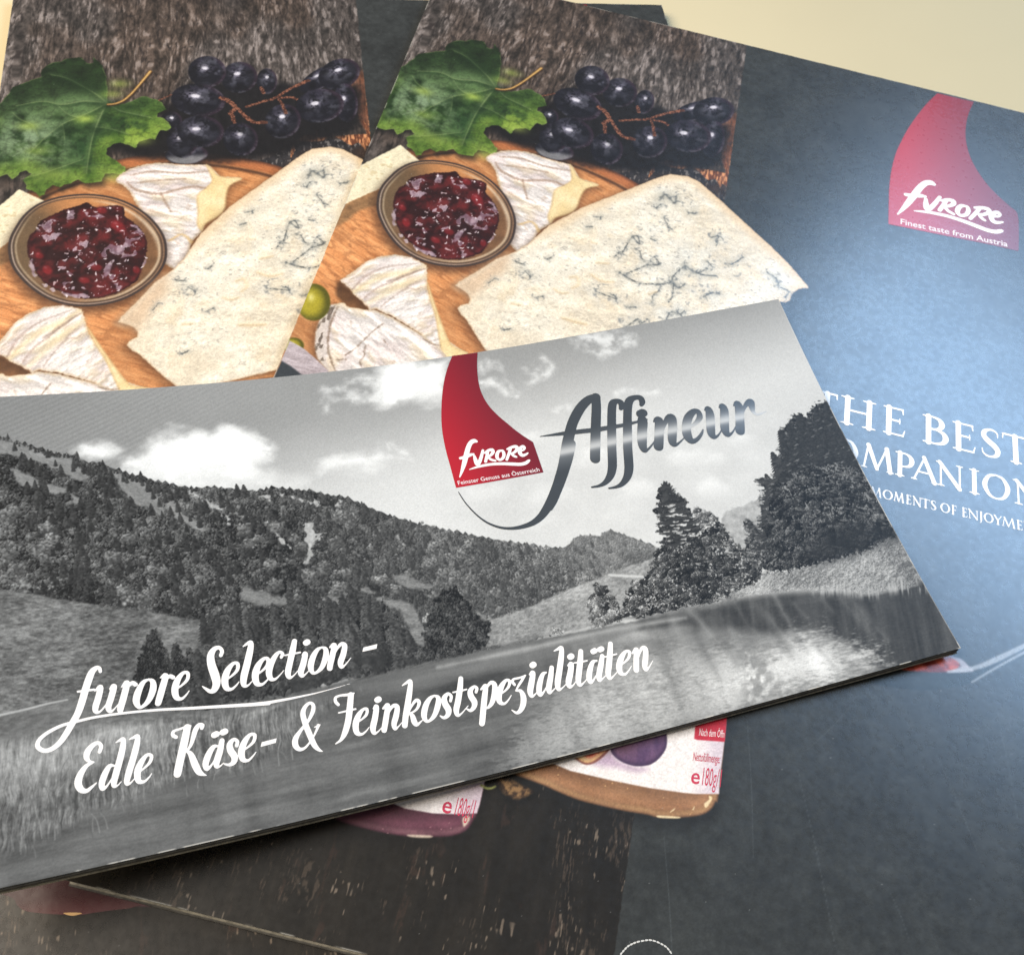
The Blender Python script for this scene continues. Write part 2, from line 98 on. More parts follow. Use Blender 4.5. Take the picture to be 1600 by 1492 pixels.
'clouds':[[[35.43,20.14],[37.31,18.65],[39.43,17.7],[41.35,15.15],[42.59,13.89],[43.63,13.3],[45.75,12.84],[48.54,12.8],[51.17,12.04],[52.88,11.88],[55.35,12.54],[57.57,12.09],[61.65,13.7],[65.16,14.53],[66.75,15.47],[67.75,18.15],[68.09,20.35],[66.31,22.94],[63.48,24.29],[65.71,26.37],[71.79,27.99],[74.26,28.9],[72.18,32.05],[62.12,32.19],[48.71,29.4],[39.94,24.55]],[[26.39,16.95],[26.82,14.97],[27.92,14.23],[30.53,14.15],[32.46,14.52],[34.05,15.72],[35.48,17.25],[34.25,18.82],[31.91,19.9],[29.42,18.96]],[[76.07,28.66],[76.99,27.04],[79.55,24.77],[83.57,23.61],[87.42,23.5],[92.25,24.67],[93.5,27.26],[91.94,28.62],[85.52,28.61],[79.7,29.07]],[[97.47,1.56],[98.77,.15],[101.26,-.67],[105.91,-.74],[116.56,.25],[115.19,3.49],[112.31,8.02],[110.89,12.13],[107.46,12.7],[102.68,12.27],[98.36,13.48],[94.69,12.12],[94.83,8.07]]],
'wisps':[[[81.9,8.07,1.02],[83.46,5.79,1.03],[85.26,4.69,1.03],[86.97,5.52,.69],[89.29,4.29,1.39],[91.26,2.61,1.75],[93.5,3.34,2.11],[96.26,5.35,2.8]],[[82.39,11,1.01],[83.45,9.63,1.36],[85.99,8.66,1.71],[89.16,8.56,2.41],[92.86,9.7,2.76],[96.84,9.75,3.47]],[[88.12,6.08,1.38],[90.33,6.79,1.73],[92.39,8.27,2.07]],[[92.45,23.79,1],[93.79,22.72,1],[95.75,24.35,1.33],[98.42,26.28,1.33]],[[93.62,26.73,1.32],[96.57,27.43,1.32],[98.65,28.52,.66]],[[122.33,5.81,1.81],[124.13,3.69,2.56],[126.34,4.93,2.92],[128.6,5.99,1.82]],[[121.57,9.71,2.15],[125.69,10.09,3.24],[127.54,12.46,2.87],[129.61,14.07,2.15]],[[137.05,6.65,.73],[137.59,8.81,1.1],[138.41,10.61,1.09],[141.71,8.44,.92]],[[134.12,7.69,.73],[136.67,10.66,1.82],[133.64,12.07,1.08]],[[140.11,5.21,.74],[141.47,7.56,.92],[140.2,9.35,1.1]],[[150.17,1.45,2.63],[154.5,1.92,4.15],[159.42,3.37,4.91],[164.78,3.64,3.42]],[[150.16,4.18,1.5],[155.68,6.38,1.87],[160.22,6.28,1.5]],[[155.5,19.68,.55],[158.99,19.81,1.09],[162.92,21.24,1.46],[165.62,21.21,.92]],[[138.53,21.06,1.07],[141.17,20.83,1.07]],[[149.48,24.38,.89],[152.1,24.34,.72]],[[36.28,21.92,2.96],[48.95,27.75,3],[65.48,29.28,2.17]]],
'lumps':[[[110.91,41.63,14.65]],[[129.03,45.38,13.22]],[[143.26,37.47,13.73]],[[151.13,48.48,11.81]],[[167.1,42.7,12.25]],[[170.01,52.73,12]],[[182.33,40.24,8.98]],[[127.75,28.49,10.34]],[[173.56,44.12,8.8]]],
'sky_band':[[103.92,38.49],[115.62,36.28],[132.45,29.47],[149.22,34.99],[168.49,39.18],[187.98,35.55],[194.69,34.98],[184.56,61.56],[161.48,65.19],[131.29,58.18],[114.49,51.09]],
'far_peak':[[167.73,60.71],[169.46,58.74],[171.15,57.94],[173.5,57.75],[175.26,57.91],[177.5,56.97],[179.28,57.13],[180.54,57.42],[176.04,70.6],[171.41,74.99],[167.58,69.52],[167.29,63.9]],
'ridge':[[4.66,8.87],[11.83,10.41],[13.27,11.03],[14.8,12.16],[16.26,12.62],[19.26,14.24],[20.8,15.39],[22.66,15.9],[24.75,16.62],[26.45,16.29],[27.31,18.06],[28.78,18.89],[31.34,19.17],[32.75,20.67],[34.63,21.39],[36.19,22.75],[39.37,23.81],[41.21,25.05],[44.4,26.3],[46.95,27.48],[49.57,28.17],[52.98,28.31],[59,29.86],[62.38,30.7],[64.51,30.68],[66.02,30.23],[70.1,31.55],[74.55,32.61],[77.62,34.15],[81.08,35.25],[83.05,36.45],[85.19,38.21],[90.09,41.67],[93.38,43.65],[96.71,45.47],[102.83,48.37],[108.32,50.84],[112.34,52.53],[116.67,54.29],[123.65,57.16],[128.94,58.51],[130.26,57.43],[132.24,56.32],[135.19,56.64],[137.64,57.54],[138.37,56.84],[140.56,56.64],[143.08,58.28],[146.08,60.37],[149.42,62.89],[147.81,70.56],[125.6,75.13],[101.99,83.59],[85.52,81.39],[55.98,68.02],[47.9,62.13],[37.14,58.05],[26.55,54.84],[16.25,51.8],[2.99,48.45]],
'hill2':[[128.94,58.51],[130.26,57.43],[132.24,56.32],[135.19,56.64],[137.64,57.54],[138.37,56.84],[140.56,56.64],[143.08,58.28],[146.08,60.37],[150.44,63.65],[147.81,70.56],[134.25,68.17],[126.75,62.26],[123.35,58.12]],
'ridge_tips':[[[12.53,10.97,1.43]],[[13.31,10.36,1.72]],[[14.92,12.17,1.72]],[[15.37,12.88,1.43]],[[16.38,12.64,1.73]],[[17.42,13.73,2.02]],[[18.37,14.49,2.02]],[[18.97,14.71,1.73]],[[20.18,15.33,2.02]],[[20.83,15.06,1.74]],[[21.55,15.46,1.74]],[[22.4,15.88,1.74]],[[23.01,16.27,1.74]],[[23.87,16.53,1.74]],[[24.63,16.61,1.75]],[[25.61,18.55,3.77]],[[26.39,18.3,3.2]],[[28.37,20.51,3.78]],[[29.21,21.11,2.91]],[[30.5,21.09,3.5]],[[31.94,20.91,1.76]],[[32.66,21.5,1.76]],[[33.42,21.75,1.47]],[[34.06,21.83,1.76]],[[35.06,23.45,2.94]],[[35.78,24.04,2.64]],[[36.86,23.84,2.36]],[[37.75,24.11,2.36]],[[38.82,25.08,2.65]],[[39.97,26.56,3.24]],[[41.23,27.06,3.25]],[[41.76,27.13,3.25]],[[42.87,27.77,2.66]],[[44.48,28.82,2.66]],[[47.38,29.21,2.38]],[[48.7,28.56,1.8]],[[50.76,29.35,1.8]],[[52.68,30.29,2.1]],[[54.7,30.58,1.81]],[[57.47,30.65,1.52]],[[61.44,32.09,2.14]],[[62.96,31.47,1.53]],[[65.65,31.54,2.47]],[[67.87,31.89,1.55]],[[69.91,32.55,1.55]],[[74.22,34.28,2.49]],[[80.83,36.41,2.2]]],
'slopes':[[[11.47,11.38],[12.97,11.8],[15.38,12.72],[17.15,14.04],[19.25,15.16],[20.73,16.39],[24.75,17.37],[27.31,20.9],[28.08,22.85],[26.42,23.68],[24.65,22.26],[22.02,19.92],[19.05,17.96],[16.03,16.85],[13.37,15.37],[11.28,14.77]],[[13.47,18.66],[15.8,20.31],[18.72,22.43],[21.07,23.98],[24.02,25.93],[26.77,28.4],[27.14,29.45],[24.71,28.75],[23.95,26.65],[20.01,25.6],[19.51,24.14],[17.96,24.37],[16.47,23.81],[14.17,21.96]],[[31.77,21.31],[33.65,22.03],[34.87,22.8],[36.97,24.52],[39.78,25.91],[39.93,27.39],[41.36,29.23],[41.76,31.34],[41.89,34.21],[40.29,32.57],[38.48,31.3],[36.28,30.61],[35.55,28.47],[34.17,26.25],[34.07,24.17]],[[42.89,30.26],[44.69,31.74],[45.48,33.29],[47.77,36.07],[50.38,38.89],[48.68,39.04],[45.43,36.13],[43.72,34.06]],[[53.7,32.61],[55.87,34.18],[57.96,36.16],[61.07,38.31],[60.94,39.11],[58.44,37.48],[56.01,35.45]]],
'rocks':[[[48.13,28.69],[49.68,29.74],[51.72,32.12],[53.91,33.48],[54.46,34.39],[52.78,34.14],[51.3,32.68],[49.54,30.77],[48.6,30.22],[47.66,29.67]],[[54.94,35.7],[55.58,37.04],[55.46,38.86],[54.85,37.33]],[[29.33,26.48],[30.51,27.43],[29.95,28.18]],[[55.83,38.71],[56.57,40.46],[56.98,42.15]]],
'rocks2':[[[71.03,40.77],[71.86,41.12],[73.3,41.07],[72.96,42.76],[73.63,43.91],[75.4,44.01],[74.17,45.65],[72.88,45.84],[72.13,46.93],[71.42,47.82],[71.36,49.03],[70.12,50.82],[69.18,50.25],[70.34,48.85],[70.81,47.31],[70.59,44.83],[71.34,43.72],[70.81,42.8]],[[63.95,40.83],[65.13,42.05],[65.72,43.59],[67.13,45.45],[67.54,46.94],[67.23,47.7],[66.37,45.73],[65.07,44.29]],[[62.45,32.33],[63.88,32.25],[65.31,32.6],[64.84,33.88],[64.16,32.72]],[[74.43,34.48],[75.54,36.25],[74.84,36.99],[74.48,36.07]],[[66.96,32],[67.95,32.45],[67.8,33.28]],[[71.12,33.81],[72.18,34.84],[71.58,35.17]],[[79.21,37.08],[80.01,37.65],[79.35,38.18]],[[62.67,39.18],[63.79,38.74],[63.41,39.92]],[[91,47.27],[91.55,48.84],[92.1,50.41],[91.43,50.07],[91.01,48.74]],[[73.06,34.99],[73.78,35.96],[73.21,36.08]],[[69.75,33.38],[70.55,33.94],[69.99,34.06]],[[58.65,44.43],[60.02,44.46],[59.22,45.13]],[[58.57,36.67],[60.47,37.8],[61.65,39.02],[59.69,38.29]]],
'clear':[[[55.7,54.06],[59.36,55.71],[62.99,57.72],[66.06,59.51],[62.2,59.83],[57.34,58.27],[55.21,56.99]],[[82.34,61.41],[85.84,62.7],[88.98,63.8],[90.25,65.55],[91.09,67.33],[91.45,71.74],[90.49,74.67],[89.6,74.03],[88.34,71.53],[87.5,66.36],[85.8,64.64],[84.1,62.91]],[[76.06,57.64],[77.76,57.5],[76.99,61.05],[75.54,60.08]],[[88.03,57.13],[90.56,57.39],[91.93,58.85],[95.66,61.27],[94.54,62.23],[91.42,60.88],[88.77,59.41]],[[103.84,69.81],[107.06,72.37],[111.22,72.37],[109.27,78.82],[104.04,76.74],[105.86,73.49]],[[72.41,59.25],[74.84,59.48],[76.19,60.89],[74.42,61.47]],[[79.97,58.85],[81.54,59.39],[82.9,60.82],[80.93,60.2]]],
'pale_bush':[[[13.71,47.11,3.34]],[[32.81,52.93,4]],[[18.88,47.85,1.82]],[[11.8,46.55,1.53]],[[16.19,47.9,1.55]],[[15.43,35.44,1.88]]],
'pale_clumps':[[[56.64,52.38,6.54]],[[53.76,49.56,5.12]],[[51.58,50.74,4.23]],[[64.57,49.83,5.83]],[[60.96,54.69,5.7]],[[46.48,45.24,4.25]],[[86.47,53.85,6.03]],[[81.6,49.67,6.05]],[[100.61,56.66,6.14]],[[108.79,60,6.17]],[[38.68,45.58,4.16]],[[19.63,38.26,4.57]],[[21.76,41.58,4.02]],[[72.36,52.82,4.41]],[[96.12,50.77,7.75]],[[91.32,58.05,4.51]],[[74.28,57.13,4.37]],[[116.05,66.5,6.12]]],
'meadowR':[[86.04,79.3],[94.82,78.25],[103.07,74.73],[106.64,72.1],[114.13,71.23],[123.84,69.23],[132.44,67.91],[137.79,67.16],[142.05,66.48],[146.54,66.18],[150.98,66.54],[161.27,73.79],[163.18,80.99],[151.62,81.44],[136.67,79.06],[127.7,78.5],[117.71,78.67],[103.9,77.99],[90.17,78.57]],
'meadowR_path':[[136.39,67.5,.47],[138.25,68.11,.63],[141.15,68.97,.63],[144.19,69.86,.47]],
'meadowL':[[3.1,45.64],[9.69,47.55],[12.5,48.09],[14.74,48.85],[16.97,49.9],[20.94,51.36],[24.39,52.47],[26.69,53.42],[32.56,55.09],[37.28,56.9],[43.23,59.25],[49.25,61.65],[53.01,70.33],[53.64,81.64],[29.77,80.09],[1.7,78.98]],
'meadowL_line':[[6.07,73.85,.46],[8.19,73.61,.46],[12.5,73.26,.41],[16.36,72.81,.36],[19.71,72.65,.24]],
'fieldL':[[1.92,73.84],[8.19,73.61],[14.7,73.02],[20.24,73.01],[30.34,74.93],[45.67,77],[61.89,78.5],[69.67,79.13],[80.75,78.16],[86.14,78.88],[74.6,81.18],[63.85,81.85],[53.69,81.37],[41.59,79.83],[29.95,78.43],[18.66,78.54],[7.89,78.95],[1.69,79.22]],
'forest_mid':[[30.72,76.74],[32.44,71.97],[33.73,68.1],[35.17,64.16],[36.79,60.88],[37.73,63.2],[38.72,66.92],[39.41,69.15],[40.4,65.39],[41.39,68.12],[43.01,66.29],[44.41,68.68],[46.8,62.67],[48.16,60.42],[50.33,58.88],[52.34,58.49],[55.01,58.21],[56.69,60.02],[59.39,59.76],[61.07,61.59],[63.8,61.34],[66.28,62.57],[69.2,61.6],[70.89,63.45],[73.34,61.63],[75.59,62.84],[77.18,60.04],[78.46,58.72],[79.31,61.24],[80.34,63],[81.76,61.72],[82.78,63.48],[84.22,62.21],[85.15,65.52],[86.42,65],[86.49,68.88],[87.48,70.62],[87.62,72.93],[88.62,74.65],[88.7,77.66],[86.21,78.6],[80.65,78.58],[75.12,78.85],[69.67,79.13],[64.33,79.43],[59.12,79.47],[54.01,79.52],[46.62,78.83],[39.43,78.06]],
'forest_dark':[[31.29,76.85],[34.18,72.3],[39.96,74.09],[46.13,73.92],[54.79,74.94],[60.27,73.2],[67.77,75.44],[76.3,73.55],[81.41,75.36],[87.97,77.2],[86.21,78.6],[75.06,79.13],[59.07,79.73],[46.58,79.09]],
'pinesR':[[88.93,78.31],[89.66,76.27],[90.6,74.25],[90.74,72.04],[91.78,70.45],[93.38,67.58],[94.65,65.99],[95.26,64.49],[96.79,63.63],[98.03,62.24],[98.71,63.8],[99.78,63.07],[101.07,62.39],[101.35,64.59],[102.64,66.28],[102.89,67.74],[103.51,70.2],[104.17,71.74],[106.05,72.84],[106.06,73.99],[104.54,75.03],[104.66,76.88],[103.68,78.01],[101.35,78.61],[98.75,78.7],[95.31,78.83],[91.96,78.75]],
'pine_left':[[37.14,60.57],[37.36,61.94],[38.02,63.11],[37.73,63.75],[38.66,65.82],[38.41,66.63],[39.21,68.49],[38.83,69.1],[39.29,71.22],[38.69,72.45],[35.35,72.15],[31.88,70.83],[32.32,69.57],[32.07,69.19],[33.3,67.4],[33.09,66.69],[34.29,65.2],[34.1,64.31],[35.33,62.63],[35.27,61.92],[36.23,61.39]],
'pine_small':[[40.9,64.15],[41.18,66.11],[41.74,68.62],[41.57,71.99],[39.41,72.59],[38.59,72.1],[39.54,68.21],[40.25,66.28]],
'bushes':[[142.73,71.21],[144.25,69.37],[145.73,68.84],[148.02,66.7],[148.81,64.63],[150.27,63.61],[152.02,63.57],[153.69,64.87],[155.84,64.92],[158.35,64.13],[160.46,63.24],[162.36,61.82],[164.02,61.03],[165.74,61.2],[167.41,60.4],[168.37,61.33],[167.68,63.52],[168.74,64.7],[169.24,66.68],[170.32,68.32],[171.39,69.96],[172.46,71.59],[172.35,73.85],[171.85,75.99],[170.33,77.43],[166.46,78.27],[162.97,78.3],[161.67,79.31],[158.92,79.73],[155.57,79.56],[153.09,79.38],[149.85,79.02],[145.94,79.35],[142.22,79.29],[139.79,79.12],[137.66,78.17],[138.76,76.31],[140.87,75.1],[141.22,73.03]],
'spruce':[[158.11,46.79],[158.39,47.58],[158.96,48.43],[160.23,49.2],[159.18,50.18],[160.74,50.77],[161.05,52.28],[161.78,52.69],[162.05,53.71],[160.71,54.84],[161.77,55.56],[161.66,56.96],[161.2,59.21],[162.07,60.35],[160.4,62.3],[160.7,63.75],[158.01,64.97],[155.45,64.83],[153.69,64.87],[151.62,63.47],[151.87,61.7],[153.56,60.71],[151.2,59.47],[152.41,58.59],[151.56,57.93],[153.1,57.35],[152.62,56.3],[153.96,55.67],[152.14,54.07],[153.16,53.12],[154.06,53.09],[153.98,52.12],[155.33,51.47],[154.48,50.8],[155.48,49.35],[156.1,48.28],[156.89,47.97]],
'pale_tree':[[162.59,55.74],[164,55.59],[165.7,56.93],[166.9,58.39],[167.47,59.71],[165.74,61.2],[164.02,61.03],[162.36,61.82],[160.81,62.39],[160.99,59.16]],
'bush2':[[128.56,79.12],[128.45,75.36],[128.55,73.29],[129.52,71.93],[131.12,70.97],[131.96,69.29],[133.56,69.13],[134.81,69.96],[135.06,72.17],[135.98,73.19],[135.96,76.1],[135.97,78.2],[134.83,79.23],[131.55,79.22]],
'bush3':[[135.79,78.42],[136.64,75.21],[137.96,73.4],[139.63,71.65],[141.22,70.14],[142.51,70.17],[143.76,71.02],[143.6,74.22],[142.37,78.19],[139.72,79.12]],
'bush4':[[118.45,78.43],[118.97,77.28],[120.12,76.78],[121.19,77.28],[121.62,78.41],[121.11,79.05],[119.66,78.97]],
'tall_tree':[[171.7,74.83],[173.31,72.71],[174.21,70.17],[176.35,67.88],[176.49,66.04],[177.42,63.43],[179.19,60.97],[180.79,58.93],[180.94,57.02],[182.36,55.39],[182.33,54.4],[182.46,51.47],[183.24,52.88],[185.25,53.09],[186.92,51.47],[188.39,50.3],[189.39,46.48],[192.37,43.56],[193.83,39.23],[196.45,37.7],[198.65,36.07],[200.88,35.49],[201.79,36.73],[203.36,35.48],[206.06,33.92],[208.33,33.33],[213.83,34.47],[218.48,45.54],[217.77,65.91],[216.79,76.51],[209.39,74.28],[204.7,75.08],[197.98,76.31],[190.97,76.49],[183.25,76.47],[177.83,76.53]],
'tall_tips':[[[184.44,50.33,10.56]],[[188.72,44.74,14.34]],[[193.42,39.09,20.09]],[[196.6,37.78,18.38]],[[200.31,35.77,24.1]],[[202.29,37.59,22.22]],[[205.79,34.9,26.17]],[[209.42,33.63,28.23]],[[210.82,36.36,28.17]],[[179.72,58.62,8.57]],[[174.95,61.54,7.43]]],
'tall_small':[[174.25,60.79],[174.91,61.9],[175.39,63.9],[176.66,65.14],[173.71,72.81],[172.1,74.93],[171.55,73.66],[171.17,69.45],[171.66,66.78],[173.41,65.33],[172.92,63.33]],
'tall_dark':[[184.65,75.43],[183.8,73.38],[186.83,70.83],[191.16,69.48],[197.45,68.08],[204.01,69.13],[207.57,71.43],[210,74.91],[204.7,75.08],[197.98,76.31],[190.97,76.49]],
'bankR':[[161.79,78.02],[166.72,77.66],[169.54,77.23],[172.03,75.59],[175.56,75.62],[177.83,76.53],[183.25,76.47],[190.97,76.49],[197.98,76.31],[204.7,75.08],[209.39,74.28],[214.1,74.42],[212.06,84.91],[205.68,87.97],[201.64,86.95],[194.96,86.64],[189.35,84.34],[184.35,83.55],[179.75,81.97],[175.19,81.3],[169,80.44],[164.81,80.07],[161.42,79.9]],
'bankR_fringe':[[181.54,81.96],[189.85,83.33],[196,84.63],[207.48,84.72],[210.2,88.19],[206.86,89.19],[201.42,87.36],[194.75,87.04],[189.25,84.54],[183.15,83.26]],
'shade_right':[[139.65,79.5],[143.74,79.66],[149.54,79.8],[156.18,80.14],[162.98,80.29],[168.94,80.56],[175.1,81.5],[181.25,82.56],[189.19,84.66],[194.85,86.84],[201.42,87.36],[207.98,87.17],[215.39,85.72],[221.37,104.6],[215.36,113.94],[202.42,109.61],[189.77,104.93],[184.83,97.7],[181.92,94.8],[177.04,91.4],[168.86,90.4],[157.76,86.54],[145.97,84.65],[138.79,81.82]],
'streaks':[[[151.69,80.76,1.62],[153.05,83.66,1.37],[154.07,87.31,1.2]],[[172.85,81.61,.67],[172.98,85.16,.83],[173.31,89.16,.66],[173.19,91.28,.41]],[[162.73,80.88,.33],[163.1,84.02,.41],[163.47,87.12,.32],[164.93,89.62,.24]],[[176.67,84.76,.33],[177.32,87.12,.41],[178.14,89.08,.25]],[[167.68,83.41,.25],[167.98,85.66,.33]],[[183.57,85.15,.25],[184.79,89,.42]],[[139.22,80.66,.88],[146.63,80.8,1.05],[155.01,80.93,.73],[162.73,80.88,.33]],[[138.22,83.35,1.18],[143.17,83.32,1.19],[150.29,84.25,.8]]],
'bright_water':[[136.51,85.88],[144.41,86.62],[151.48,89.64],[157.47,90.32],[163.34,91.39],[170.53,91.52],[174.63,91.07],[178.21,91.76],[182.11,93.62],[184.83,96.04],[189.85,99.07],[192.3,102.71],[189.59,104.52],[169.05,106.45],[144.11,107.66],[109.5,107.59],[97.94,103.29],[109.73,95.11],[124.09,86.9]],
'dark_col':[[158.66,91.46],[163.17,91.77],[163.45,96.84],[165.61,103.12],[162.57,104.33],[156.04,104.2],[156.97,99.24]],
'reeds':[[1.7,78.98],[7.9,78.71],[14.29,78.57],[24.19,78.98],[35.66,79.57],[46.38,80.41],[56.25,81.22],[66.47,81.85],[74.57,81.32],[70.96,82.53],[67.18,84.79],[65.58,86.23],[62.45,88.95],[59.76,89.7],[55.67,91.45],[51.77,92.55],[48.05,93.01],[43.86,92.97],[39.86,92.09],[36.26,92.93],[32.7,94.01],[28.12,94.82],[23.74,94.69],[20.87,95.25],[17.05,97.68],[12.86,98.12],[10.07,98.63],[6.72,99.32],[.83,99.63]],
'reeds_bright':[[1.67,79.58],[7.85,79.56],[16.38,79.61],[25.23,79.83],[34.38,80.37],[33.91,84.18],[26.92,85.28],[17.93,87.14],[11.57,87.02],[1.4,86.11]],
'reeds_bright2':[[53.04,81.51],[59.89,82.26],[65.68,82.52],[64.47,85.31],[61.86,85.43],[57.46,88.53],[53.51,89.66],[52.97,85.55]],
'shore_dark':[[57.83,79.48],[69.62,79.41],[80.59,78.86],[103.54,78.22],[121.28,78.88],[139.55,79.76],[138.63,82.26],[116.6,83.96],[99.27,82.97],[82.06,84.23],[74,83.89],[66.25,82.92]],
'water_mid':[[74.6,81.18],[85.8,80.28],[103.29,79.07],[121.19,79.17],[133.43,79.39],[132.13,83.04],[119.86,83.2],[102.19,82.89],[82.22,83.55]],
'logoF':[[116.95,-.06],[115.21,2.63],[113.68,5.4],[112.26,8.59],[110.95,12.18],[109.87,15.76],[109.06,18.92],[108.47,22.08],[108.08,25.64],[107.91,28.6],[107.82,32.13],[107.63,37.83],[129.65,37.88],[129.72,29.06],[128,26.99],[126.48,24.92],[125.04,22.57],[123.59,20.21],[122.25,17.44],[121.52,14.98],[121.19,12.36],[121.26,9.81],[121.73,6.87],[122.53,3.52],[123.64,.1]],
'furoreF':[[[115.94,26.12,.73],[115.41,25.89,1.1],[114.51,26.25,1.1],[113.54,27.47,1.16],[112.38,29.65,1.23],[111.26,31.81,1.08],[110.26,33.58,.71],[109.28,35.14,.28]],[[110.85,30.07,.72],[112.01,29.97,.87],[113.32,29.63,.87],[114.28,29.53,.51]],[[114.33,30.1,.58],[114.3,31.21,.94],[114.39,32.33,1.08],[114.94,32.12,.94],[115.89,30.72,.8],[116.81,28.98,.66]],[[117.89,29.59,.66],[117.38,30.61,.73],[116.6,32.13,.72]],[[117.11,29.76,.51],[118.13,29.24,.73],[119.1,29.27,.88],[119.1,29.99,.8],[118.23,30.7,.65],[117.56,30.97,.58],[118.07,31.86,.65],[118.97,32.36,.58]],[[121.38,29.88,.51],[120.55,29.96,.73],[119.89,30.79,.87],[119.7,31.79,.8],[120.23,32.37,.65],[121.13,31.92,.73],[121.62,30.97,.8],[121.6,30.09,.66],[121.38,29.88,.51]],[[123.71,29.66,.66],[122.97,30.92,.73],[121.84,32.62,.65]],[[122.83,29.77,.51],[124.05,29.45,.73],[125.17,29.51,.88],[125.23,30.25,.81],[124.22,31.02,.66],[123.5,31.27,.58],[123.92,32,.66],[124.38,32.33,.51]],[[125.78,31.01,.44],[126.78,30.73,.51],[127.17,30.16,.59],[126.79,29.76,.74],[126.01,30.25,.88],[125.56,31.25,.95],[125.88,32.16,.88],[126.69,32.2,.66],[127.5,31.85,.37]],[[112.15,33.55,.21],[113.67,33.3,.5],[115.27,33.14,.65],[117.7,33.14,.72],[120.38,33.52,.8],[122.67,34.06,.87],[124.63,34.54,.87],[126.05,34.51,.87],[126.96,34.06,.73],[127.3,33.89,.36]]],
'tagF':[[[108.39,37.17],[128.85,37.4]],[[108.53,36.16],[129,36.36]]],
'affA':[[[150.24,19.65,.86],[149.05,19.49,1.54],[147.2,20.05,1.88],[145.07,21.48,2.04],[142.93,23.6,2.11],[141.04,25.98,2.09],[139.45,28.63,2.16],[137.9,31.48,2.22],[135.51,36.34,2.19],[133.7,39.47,2.16],[131.73,42.52,2.06],[129.6,45.5,1.96],[127.95,47.27,1.87]],[[149.58,19.51,1.89],[148.61,22.71,1.96],[147,27.03,2.02],[145.42,31.29,2.03],[143.9,35.49,2.05],[143.4,36.95,2.04]],[[131.89,27.85,.16],[135.22,28.05,.58],[139.14,28.33,1],[143.08,28.63,1.08],[146.22,28.94,1.09],[150.28,29.03,1.01],[153.97,29.09,.84],[157.34,28.93,.59],[160.41,28.74,.26]],[[154.74,24.25,.85],[155.29,23.42,1.28],[155.32,22.39,1.29],[154.47,21.83,1.2],[153.38,22.21,1.63],[152.58,23.55,1.79],[151.58,26.15,1.82],[150.22,30.03,1.84],[148.76,34.29,1.82],[147.69,37.66,1.84],[146.82,40.15,1.79],[145.54,42.3,1.53],[143.68,43.86,1.04],[141.89,44.42,.64],[140.01,44.39,.4]],[[160.38,24.27,.86],[160.94,23.44,1.29],[160.84,22.22,1.3],[159.51,21.8,1.21],[158.01,22.24,1.64],[157,23.55,1.8],[155.9,26.14,1.79],[154.34,30.46,1.85],[152.7,35.15,1.87],[151.56,38.96,1.89],[150.74,41.46,1.83],[149.48,43.61,1.54],[147.59,45.17,1.05],[145.83,45.65,.64],[144.06,45.6,.4]],[[159.27,26.86,1.96],[159.92,26.67,1.97]],[[157.93,28.68,.42],[159.09,28.69,1.95],[157.71,32.11,2.02],[156.65,35.1,1.92],[156.41,37.09,1.33],[157.25,37.27,.58],[159.06,36.07,.38],[160.65,34.59,.21]],[[161.84,29.75,.43],[162.82,29.35,1.28],[163.2,30.04,1.87],[162.02,33.04,1.94],[160.82,36,1.97],[160.35,37.04,2]],[[162.12,34.21,.42],[163.87,31.58,.76],[165.66,29.63,1.28],[166.8,29.64,1.8],[166.12,32.07,1.87],[164.69,35.46,1.85],[164.39,37,1.43],[165.19,37.41,.67],[167,36.51,.34],[168.14,35.75,.21]],[[168.5,33.97,.42],[170.35,33.34,.6],[172.43,32.39,.86],[174.07,31.05,1.29],[174.31,29.35,1.12],[173.09,29.09,1.38],[171.16,30.43,1.8],[169.63,32.82,1.88],[168.89,35.44,1.95],[169.24,37.23,1.44],[170.72,37.22,.93],[172.48,35.99,.68],[173.54,34.73,.34]],[[176.23,29.28,.35],[177.18,29.06,1.3],[177.1,30.65,1.82],[176.03,33.72,1.89],[175.27,36.12,1.71],[175.5,37.42,1.02],[176.92,37.08,.43],[178.66,35.45,.26]],[[180.3,29.34,.35],[181.28,29.07,1.31],[181.23,30.58,1.83],[180.01,33.63,1.9],[179.19,36.03,1.8],[179.28,37.59,1.03],[180.86,37.09,.43],[182.86,35.18,.26]],[[184.34,29.57,.35],[185.49,29.1,1.31],[185.46,30.52,1.84],[184.38,33.62,1.91],[183.37,36.23,1.98],[182.97,37.17,1.98]],[[185.13,33.4,.35],[186.48,31.22,.7],[188.15,29.66,1.14],[189.3,29.42,1.5],[188.98,30.79,1.4],[188.73,32.41,.87],[189.28,33.38,.61],[190.58,33.41,.39],[192.29,33.01,.13]]],
'affB':[[[138.66,31.36,2.3],[136.87,34.63,2.43],[135.34,37.11,2.41],[133.53,39.9,2.31],[131.53,42.8,2.15],[129.45,45.45,1.99],[127.34,47.67,1.69],[125.21,49.49,1.4],[122.78,50.66,1.11],[119.92,51.09,.83],[117.26,50.91,.62],[114.8,50.09,.51],[112.3,48.28,.41],[110.36,45.65,.31],[108.87,42.53,.24],[108.25,40.51,.21],[107.89,38.99,.14]]],
